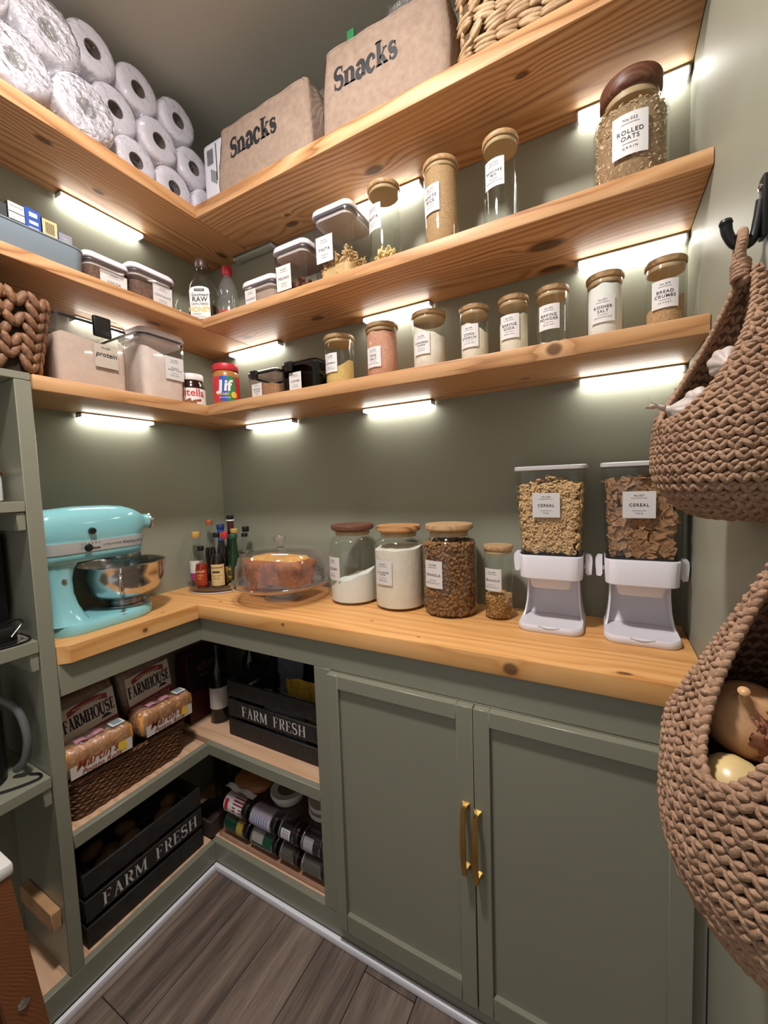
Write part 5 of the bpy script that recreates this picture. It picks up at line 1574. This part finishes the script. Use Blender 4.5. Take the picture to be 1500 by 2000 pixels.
def tub(lab, x, y, z, R, h, printed):
    t = thing('white_tub', lab, 'tub', (x, y, z), 0, 'white tubs on the can rack')
    MB().lathe([(R*.82, .001), (R*.84, .003), (R*.95, h-.012), (R*.95, h-.0105)], 36, c1=False).build('tub_body', P('tub_plastic', '#b9b3ad', .4), t)
    MB().lathe([(R, h-.014), (R*1.02, h-.012), (R*1.02, h-.002), (R*.99, h), (R*.9, h-.0025), (0, h-.0025)], 36, c0=False).build('lid', P('tub_lid', '#c6c0b8', .4), t)
    if printed:
        MB().lathe([(R*.62, h-.0020), (0, h-.0018)], 24, c0=False).build('lid_print', P('tub_print', '#5b5a4c', .5), t)
zt_ = zbs+.1536
tub('white tub with printed lid lying on the can rack', .490, -.205, zt_, .062, .036, True)
tub('white tub under another at the right of the can rack', .655, -.20, zt_, .06, .026, False)
tub('white tub stacked topmost at the right of the can rack', .655, -.20, zt_+.0265, .06, .026, False)
t = thing('bean_bag', 'bag of brown beans on top of the can rack near the corner', 'bag', (.335, -.215, zt_), 0)
m = MB()
v = sphere(20, 12)
m.add(np.sign(v[0])*np.abs(v[0])**.8*np.array([.078, .06, .022])+np.array([0, 0, .0225]), v[1])
m.build('bag_body', P('brown_beans', '#8a5a35', .5, var=(220, .45), bump=(220, .6, .003)), t, 180)
MB().grid(lambda a, b: ((a-.5)*.14, -.056-.022*b, .024+.004*math.sin(12*a)), 12, 2).build('bag_edge', WHITE, t)
t = thing('yellow_lid_jar', 'large jar with dull yellow lid in the dark corner of the bottom shelf', 'jar', (.115, -.13, zbs))
MB().lathe([(.07, .001), (.075, .006), (.075, .19), (.06, .205), (.06, .215)], 36).build('jar_body', P('dark_jar', '#1e1a14', .3), t)
MB().lathe([(.064, .2155), (.067, .22), (.067, .24), (.06, .244), (0, .244)], 36).build('lid', YEL, t)
t = thing('produce_tray', 'low dark wooden tray in the corner between crate and cans', 'tray', (.18, -.292, zbs))
for i, b in enumerate(((-.055, .055, -.05, -.042, .002, .06), (-.055, .055, .042, .05, .002, .06), (-.055, -.047, -.0415, .0415, .002, .06), (.047, .055, -.0415, .0415, .002, .06), (-.0465, .0465, -.0415, .0415, .001, .008))):
    MB().box(*b, .001, seg=1).build('tray_board', P('dark_tray_wood_%d' % i, '#3a2e28', .7, var=(40, .4)), t)

# ---------------------------------------------------------------- things in the tower and at the left edge
t = thing('countertop_oven', 'large black countertop oven standing in the shelf tower behind the gadget', 'appliance', (.10, -.93, 1.0013))
MB().box(-.075, .045, -.11, .128, .008, .262, .012).build('oven_body', BLACKP, t)
for y in (-.09, .108): MB().lathe([(.010, 0), (.011, .0078)], 14, c=(.02, y, 0)).build('foot', BLACKP, t)
MB().box(.0455, .047, -.09, .105, .05, .22).build('oven_window', P('oven_glass', '#0a0a0b', .1), t)
t = thing('twine_canister', 'white canister with red dot and brown twine in the shelf tower', 'canister', (.165, -.838, 1.3433))
MB().lathe([(.033, .001), (.036, .004), (.036, .072), (.03, .08), (.026, .082)], 30).build('canister_body', WHITE, t)
MB().tube([(.037*math.cos(a), .037*math.sin(a), .070+.004*math.sin(3*a)) for a in np.linspace(0, 2*PI, 30, endpoint=False)], .0025, 6, True).build('twine', BROWN, t)
MB().lathe([(.022, .0823), (.024, .085), (.02, .1), (0, .102)], 24).build('stopper', P('cork', '#8d6d4c', .8), t)
m = MB(); m.grid(lambda p, q: cyl(.0362, 1.25)(.011*q*math.cos(2*PI*p), .024+.011*q*math.sin(2*PI*p), .0006), 18, 1); m.build('red_dot', RED, t)
t = thing('router_box', 'black gadget with loose cable on the tower shelf level with the worktop', 'gadget', (.205, -.865, 1.0013))
MB().box(-.045, .03, -.05, .045, 0, .045, .008).build('gadget_body', BLACKP, t)
MB().tube(curve([(.0, .046, .02), (.012, .062, .012), (.03, .066, .003), (.045, .045, .003), (.046, .01, .003), (.04, -.03, .003), (.035, -.07, .003)]), .0025, 6).build('cable', BLACKP, t)
MB().tube(curve([(-.02, .04, .046), (.0, .058, .05), (.02, .056, .044), (.033, .03, .02)]), .0022, 6).build('cable', BLACKP, t)
t = thing('hand_vacuum', 'black vacuum with grey hose on the tower shelf below the gadget', 'appliance', (.13, -.902, .6493))
MB().lathe([(.05, .001), (.066, .01), (.066, .16), (.06, .21), (.035, .235), (.0, .238)], 32).build('vacuum_body', BLACKP, t)
MB().tube(curve([(.03, .05, .215), (.062, .078, .175), (.085, .085, .11), (.075, .08, .05), (.05, .07, .02)]), .009, 12).build('hose', P('grey_hose', '#5c5c5e', .5), t)
MB().tube(curve([(.07, .0, .003), (.10, .05, .003), (.112, .09, .003), (.095, .10, .003), (.07, .088, .003)]), .003, 6).build('cable', BLACKP, t)
MB().box(.06, .238, -.056, -.0345, .235, .283, .0015, seg=1).build('cleat', P('pale_pine_offcut', '#b58c64', .7, var=(20, .15)), tw, label='unpainted wooden cleat')
st = thing('step_stool', 'white topped step stool with brown wooden legs at the lower left', 'stool', (.40, -1.08, 0))
MB().box(-.125, .055, -.19, .145, .610, .637, .008).build('stool_top', P('white_stool_top', '#dcdad6', .4), st)
LEGW = wood('stool_leg_wood', '#8f5c38', '#7d4c2c', '#6a3d22', ring=.006, warp=.006, off=(.2, -.1), rough=.45, tone=.9)
def leg(x, y0, y1, nm='leg'):
    m = MB()
    m.loft([[(x+a*.013, y0+(y1-y0)*q+b*.028, z) for a, b in ((-1, -1), (1, -1), (1, 1), (-1, 1))] for q, z in ((0, .6095), (1, .001))])
    return m.build(nm, LEGW, st)
lg = leg(.038, .110, .172)
leg(.038, -.150, -.212); leg(-.106, .110, .172); leg(-.106, -.150, -.212)
MB().box(.026, .036, -.16, .088, .30, .606, .002).build('side_panel', P('grey_panel', '#8d8a85', .5), st)
MB().box(-.088, .02, -.16, .085, .30, .318, .002).build('lower_step', P('white_step', '#c9c6c0', .5), st)
m = MB().lathe([(.010, 0), (.010, .002), (.006, .005), (0, .006)], 18)
m.xf(Matrix.Translation((.0512, .138, .335))@Matrix.Rotation(PI/2, 4, 'Y')); m.build('bolt', CHROME, st)
# ---------------------------------------------------------------- hook and hanging crochet baskets on the right wall
def wall_hook(lab, y, z):
    """black double hook screwed to the right wall; tip reaches into the room (-x)"""
    t = thing('wall_hook', lab, 'hook', (W-.0005, y, z), PI)
    m = MB().box(.0005, .006, -.009, .009, -.012, .062, .002); m.build('hook_plate', BLACKM, t)
    MB().tube(curve([(.005, 0, .035), (.008, 0, .012), (.012, 0, -.008), (.020, 0, -.014), (.030, 0, -.010), (.037, 0, .004), (.039, 0, .014)], 26), np.concatenate([np.full(18, .0058), np.linspace(.0058, .0066, 8)]), 10).build('hook_arm', BLACKM, t, 60)
    MB().lathe([(0, -.006), (.006, -.003), (.0075, .001), (.006, .005), (0, .007)], 14, c=(.0392, 0, .017)).build('hook_tip', BLACKM, t)
    m = MB().lathe([(.004, 0), (.004, .002), (0, .003)], 12)
    m.xf(Matrix.Translation((.006, 0, .05))@Matrix.Rotation(PI/2, 4, 'Y')); m.build('screw', CHROME, t)
    return t
STI = sphere(8, 6)
def crochet(lab, x, y, z, rz, a0, b0, zf, H, T, pitch, xh=.022, dc=.35, gm=1.2, ge=.42):
    """hanging crochet basket. local +x = out from the wall, z=0 at the bottom.
    a0/b0: reach out and half width; zf: height of the low front rim; H: top of the cone; T: height of the hanging loop"""
    t = thing('crochet_basket', lab, 'basket', (x, y, z), rz, 'hanging crochet baskets')
    def dims(zz):
        if zz < zf:
            q = max(0, 1-zz/(zf*.62))
            k = math.sqrt(max(.0, 1-q*q))
            k = .30+.70*k
            return a0*k*(1-.06*max(0, zz/zf-.6)), b0*k*(1-.04*max(0, zz/zf-.6))
        q = (zz-zf)/(H-zf)
        return a0*.976*(1-q)**1.05+xh*q, b0*.984*(1-q**1.12)+.009*q
    PC = PI/2-dc
    def gap(zz): return 0 if zz <= zf else gm*min(1, ((zz-zf)/(H-zf)))**ge
    def pt(phi, zz):
        a, b = dims(zz)
        return (.007+(a-.007)*math.sin(phi)**.9, b*math.cos(phi), zz)
    rowh = pitch*.92
    zz, levels = .004, []
    while zz < H-.004:
        levels.append(zz)
        a, b = dims(zz); a2, b2 = dims(zz+.002)
        sl = math.hypot(.002, max(abs(a2-a), abs(b2-b)))/.002
        zz += max(rowh/ min(sl, 3), rowh*.4)
    Pn, Tn, Nn, G = [], [], [], []
    shell = MB()
    rows_out = []
    for r, zl in enumerate(levels):
        g = gap(zl)
        segs = [np.linspace(.0, PI, 60)] if g == 0 else [np.linspace(0, max(.02, PC-g), 30), np.linspace(PC+g, PI, 30)]
        for ph in segs:
            P_ = np.array([pt(f, zl) for f in ph])
            d = np.concatenate([[0], np.cumsum(np.linalg.norm(np.diff(P_, axis=0), axis=1))])
            n = max(1, int(round(d[-1]/pitch)))
            for s in (np.arange(n)+.5*(r % 2)+.25)*d[-1]/n:
                if s > d[-1]: continue
                f = np.interp(s, d, ph)
                p = np.array(pt(f, zl)); pu = np.array(pt(f+.01, zl)); pz = np.array(pt(f, zl+.002))
                tt = pu-p; up = pz-p
                nn = np.cross(tt, up)
                Pn.append(p); Tn.append(up); Nn.append(nn)
    Pn, Tn, Nn = A3(Pn), A3(Tn), A3(Nn)
    Nn /= np.linalg.norm(Nn, axis=1)[:, None]+1e-9
    flip = (Nn[:, 0]*(Pn[:, 0]-.02)+Nn[:, 1]*Pn[:, 1]) < 0
    Nn[flip] *= -1
    m = MB()
    Bn = np.cross(Nn, Tn/np.linalg.norm(Tn, axis=1)[:, None])
    for s in (-1, 1):
        M_, P_ = frames(Pn+s*Bn*pitch*.24+Nn*rng.uniform(-.0006, .0012, (len(Pn), 1)), Tn, Nn, (pitch*.60, pitch*.27, pitch*.27), s*.62+rng.normal(0, .09, len(Pn)))
        m.many(STI[0], STI[1], M_, P_)
    # bump between rows
    M_, P_ = frames(Pn+Nn*pitch*.10+np.array([0, 0, rowh*.42]), Bn, Nn, (pitch*.36, pitch*.22, pitch*.24), rng.normal(.25, .15, len(Pn)))
    m.many(STI[0], STI[1], M_, P_)
    m.build('crochet_stitches', YARN, t, 180, kind='stuff')
    # back panel against the wall, open mesh so that the wall glints through
    Pb = []
    for r, zl in enumerate(levels):
        a, b = dims(zl)
        n = max(1, int(round(2*b/pitch)))
        for k in range(n):
            yy = -b+(k+.5*(r % 2)+.25)*2*b/n
            if abs(yy) <= b: Pb.append((.0075, yy, zl))
    Pb = A3(Pb)
    up = np.tile([[0, 0, 1.]], (len(Pb), 1)); nx = np.tile([[1., 0, 0]], (len(Pb), 1))
    m = MB()
    for s in (-1, 1):
        M_, P_ = frames(Pb+np.array([0, s*pitch*.22, 0]), up, nx, (pitch*.55, pitch*.25, pitch*.24), s*.6+rng.normal(0, .08, len(Pb)))
        m.many(STI[0], STI[1], M_, P_)
    m.build('back_stitches', YARN, t, 180, kind='stuff')
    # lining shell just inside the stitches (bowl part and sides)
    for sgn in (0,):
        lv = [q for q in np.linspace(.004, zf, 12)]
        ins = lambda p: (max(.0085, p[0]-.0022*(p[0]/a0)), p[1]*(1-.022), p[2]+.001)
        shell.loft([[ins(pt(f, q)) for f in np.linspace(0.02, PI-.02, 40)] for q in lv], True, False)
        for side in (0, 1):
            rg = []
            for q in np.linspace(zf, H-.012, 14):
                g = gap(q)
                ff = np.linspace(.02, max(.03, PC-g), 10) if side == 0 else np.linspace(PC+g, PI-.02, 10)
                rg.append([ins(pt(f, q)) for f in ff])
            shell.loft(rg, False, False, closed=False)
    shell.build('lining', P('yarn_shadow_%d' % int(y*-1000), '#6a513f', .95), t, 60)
    # rim cord: down one side of the opening, round the low front, up the other
    near = [pt(max(.02, PC-gap(q)), q) for q in np.linspace(H-.002, zf+.0002, 40)]
    far = [pt(PC+gap(q), q) for q in np.linspace(zf+.0002, H-.002, 40)]
    rim = np.array(near+far)
    d = np.concatenate([[0], np.cumsum(np.linalg.norm(np.diff(rim, axis=0), axis=1))])
    n = int(d[-1]/(pitch*.62))
    s = np.linspace(0, d[-1], n)
    R_ = np.stack([np.interp(s, d, rim[:, i]) for i in range(3)], 1)
    TR = np.gradient(R_, axis=0)
    NR = np.stack([R_[:, 0]-.02, R_[:, 1], np.full(n, .03)], 1)
    NR = NR-TR*np.sum(NR*TR, 1)[:, None]/np.sum(TR*TR, 1)[:, None]
    m = MB()
    BR = np.cross(NR/np.linalg.norm(NR, axis=1)[:, None], TR/np.linalg.norm(TR, axis=1)[:, None])
    for k in (-1, 1):
        M_, P_ = frames(R_+k*BR*pitch*.2, TR, NR, (pitch*.56, pitch*.27, pitch*.3), k*.5)
        m.many(STI[0], STI[1], M_, P_)
    m.build('rim_cord', YARN, t, 180, kind='stuff')
    # hanging loop
    L = curve([(xh-.004, .004, H-.012), (xh+.002, .006, H+(T-H)*.4), (xh+.001, .009, T-.010), (xh, .004, T), (xh-.001, -.004, T), (xh, -.009, T-.010), (xh+.002, -.006, H+(T-H)*.4), (xh-.004, -.004, H-.012)], 60)
    m = MB()
    TL = np.gradient(L, axis=0)
    k = np.arange(60)
    NL = np.tile([[1., 0, 0]], (60, 1))-TL*(TL[:, :1]/np.sum(TL*TL, 1)[:, None])
    for s in (-1, 1):
        BL = np.cross(NL/np.linalg.norm(NL, axis=1)[:, None], TL/np.linalg.norm(TL, axis=1)[:, None])
        M_, P_ = frames(L+s*BL*.0034, TL, NL, (.0066, .0052, .0056), s*.6)
        m.many(STI[0], STI[1], M_[::2], P_[::2])
    m.build('hanging_loop', YARN, t, 180, kind='stuff')
    # wrapped collar at the foot of the loop
    m = MB()
    for i in range(5):
        q = H-.008+i*.0045
        m.tube([(xh+.0075*math.cos(a), .0105*math.sin(a), q+.0012*math.sin(a)) for a in np.linspace(0, 2*PI, 18, endpoint=False)], .0034, 6, True)
    m.build('loop_collar', YARN, t, 180)
    return t

HY1, HZ1 = -.548, 1.652
wall_hook('black metal hook on the right wall holding the garlic basket', HY1, HZ1)
crochet('upper brown crochet basket hanging on the black hook, filled with garlic', W-.002, HY1, 1.294, PI, .113, .106, .125, .312, .355, .0138)
Z2B, Y2B = .906, -.750
wall_hook('black metal hook on the right wall holding the onion basket', Y2B, Z2B+.473)
crochet('lower brown crochet basket filled with onions, nearest the camera', W-.002, Y2B, Z2B, PI, .119, .122, .184, .395, .470, .0145, .022, .68, .82, .52)

def garlic(lab, x, y, z, R, rot):
    t = thing('garlic_bulb', lab, 'garlic', (x, y, z), 0, 'garlic bulbs in the upper basket', rot=rot)
    m = MB()
    wob = lambda a, r, zz: 1+.15*np.abs(np.cos(4*a+.3))*(r > R*.35)-.09
    m.lathe([(0, -.62*R), (R*.35, -.68*R), (R*.75, -.55*R), (R*.98, -.15*R), (R, .15*R), (R*.84, .5*R), (R*.52, .8*R), (R*.3, 1.05*R), (R*.2, 1.35*R)], 44, wob=wob)
    m.build('bulb', GARLIC, t, 180)
    m = MB()
    m.loft([[(R*k*math.cos(a), R*k*math.sin(a)*.8, zz*R) for a in np.linspace(0, 2*PI, 10, endpoint=False)] for zz, k in ((1.3, .21), (1.6, .16), (1.95, .13), (2.25, .17))])
    m.grid(lambda p, q: (R*(.1+.12*p)+.3*R*q*q, R*(p-.5)*.25, R*(1.9+.75*q)), 3, 5)
    m.grid(lambda p, q: (-R*(.1+.1*p)-.12*R*q, R*(p-.5)*.2, R*(1.9+.6*q)), 3, 5)
    m.build('stalk', P('dry_garlic_stalk', '#cbb9ab', .6), t, 180)
    MB().lathe([(0, -.76*R), (R*.2, -.72*R), (R*.28, -.64*R)], 16).build('root_plate', P('garlic_root', '#a08a70', .9), t)
    return t
XA = W-.002
garlic('garlic bulb lying on the low front rim, stalk pointing left', 1.572, -.572, 1.432, .020, (.15, -1.25, .25))
garlic('garlic bulb in the middle of the upper basket behind the front one', 1.592, -.535, 1.452, .0195, (2.3, .5, .6))
garlic('garlic bulb against the near side of the upper basket', 1.612, -.575, 1.458, .0195, (2.6, -.4, 1.5))
garlic('topmost garlic bulb at the back of the upper basket', 1.618, -.548, 1.496, .0195, (2.0, .8, .2))

def onion(lab, x, y, z, R, rot, mm=ONION, peel=None):
    t = thing('onion', lab, 'onion', (x, y, z), 0, 'onions in the lower basket', rot=rot)
    MB().lathe([(0, -.93*R), (R*.25, -.95*R), (R*.7, -.72*R), (R*.97, -.28*R), (R*1.02, .05*R), (R*.92, .42*R), (R*.65, .74*R), (R*.3, .96*R), (R*.14, 1.15*R), (R*.09, 1.4*R), (R*.13, 1.55*R)], 40).build('bulb', mm, t, 180)
    if peel:
        a0, a1 = peel
        for k, (f0, f1, q0, q1, up) in enumerate(((0, .55, -.55, .75, .04), (.42, 1.0, -.8, .5, .075), (.15, .75, .25, 1.1, .11))):
            def skin(p, q, f0=f0, f1=f1, q0=q0, q1=q1, up=up, k=k):
                rag = .05*math.sin(17*q+k)+.03*math.sin(41*q+2*k)
                az = a0+(a1-a0)*(f0+(f1-f0)*p+rag*(2*p-1)+.06*math.sin(4*q))
                el = q0+(q1-q0)*q+(.09*math.sin(13*p+k)+.05*math.sin(31*p))*(2*q-1)
                edge = max(0, abs(p-.5)*2-.5)+max(0, abs(q-.5)*2-.5)
                rr_ = R*(1.02+.012*k+.02*math.sin(8*p+5*q+k)+up*1.6*edge)
                return (rr_*math.cos(el)*math.cos(az), rr_*math.cos(el)*math.sin(az), rr_*math.sin(el))
            MB().grid(skin, 22, 18).build('loose_skin', ONIONR, t, 180)
    MB().lathe([(R*.16, -.95*R), (R*.1, -1.02*R), (0, -1.03*R)], 14, c0=False).build('root_end', P('onion_root', '#8d6b48', .9), t)
    return t
YB = Y2B
onion('large yellow onion with loose reddish skin in the lower basket', 1.600, YB+.008, 1.115, .035, (.65, -.25, .0), ONION, (-1.75, -.2))
onion('pale onion low behind the front rim of the lower basket', 1.581, YB-.040, 1.073, .027, (.9, .6, .9), P('pale_onion', '#d9bd85', .3, var=(14, .2)))
onion('brown onion at the back of the lower basket', 1.602, YB+.071, 1.076, .026, (.9, .3, .0))
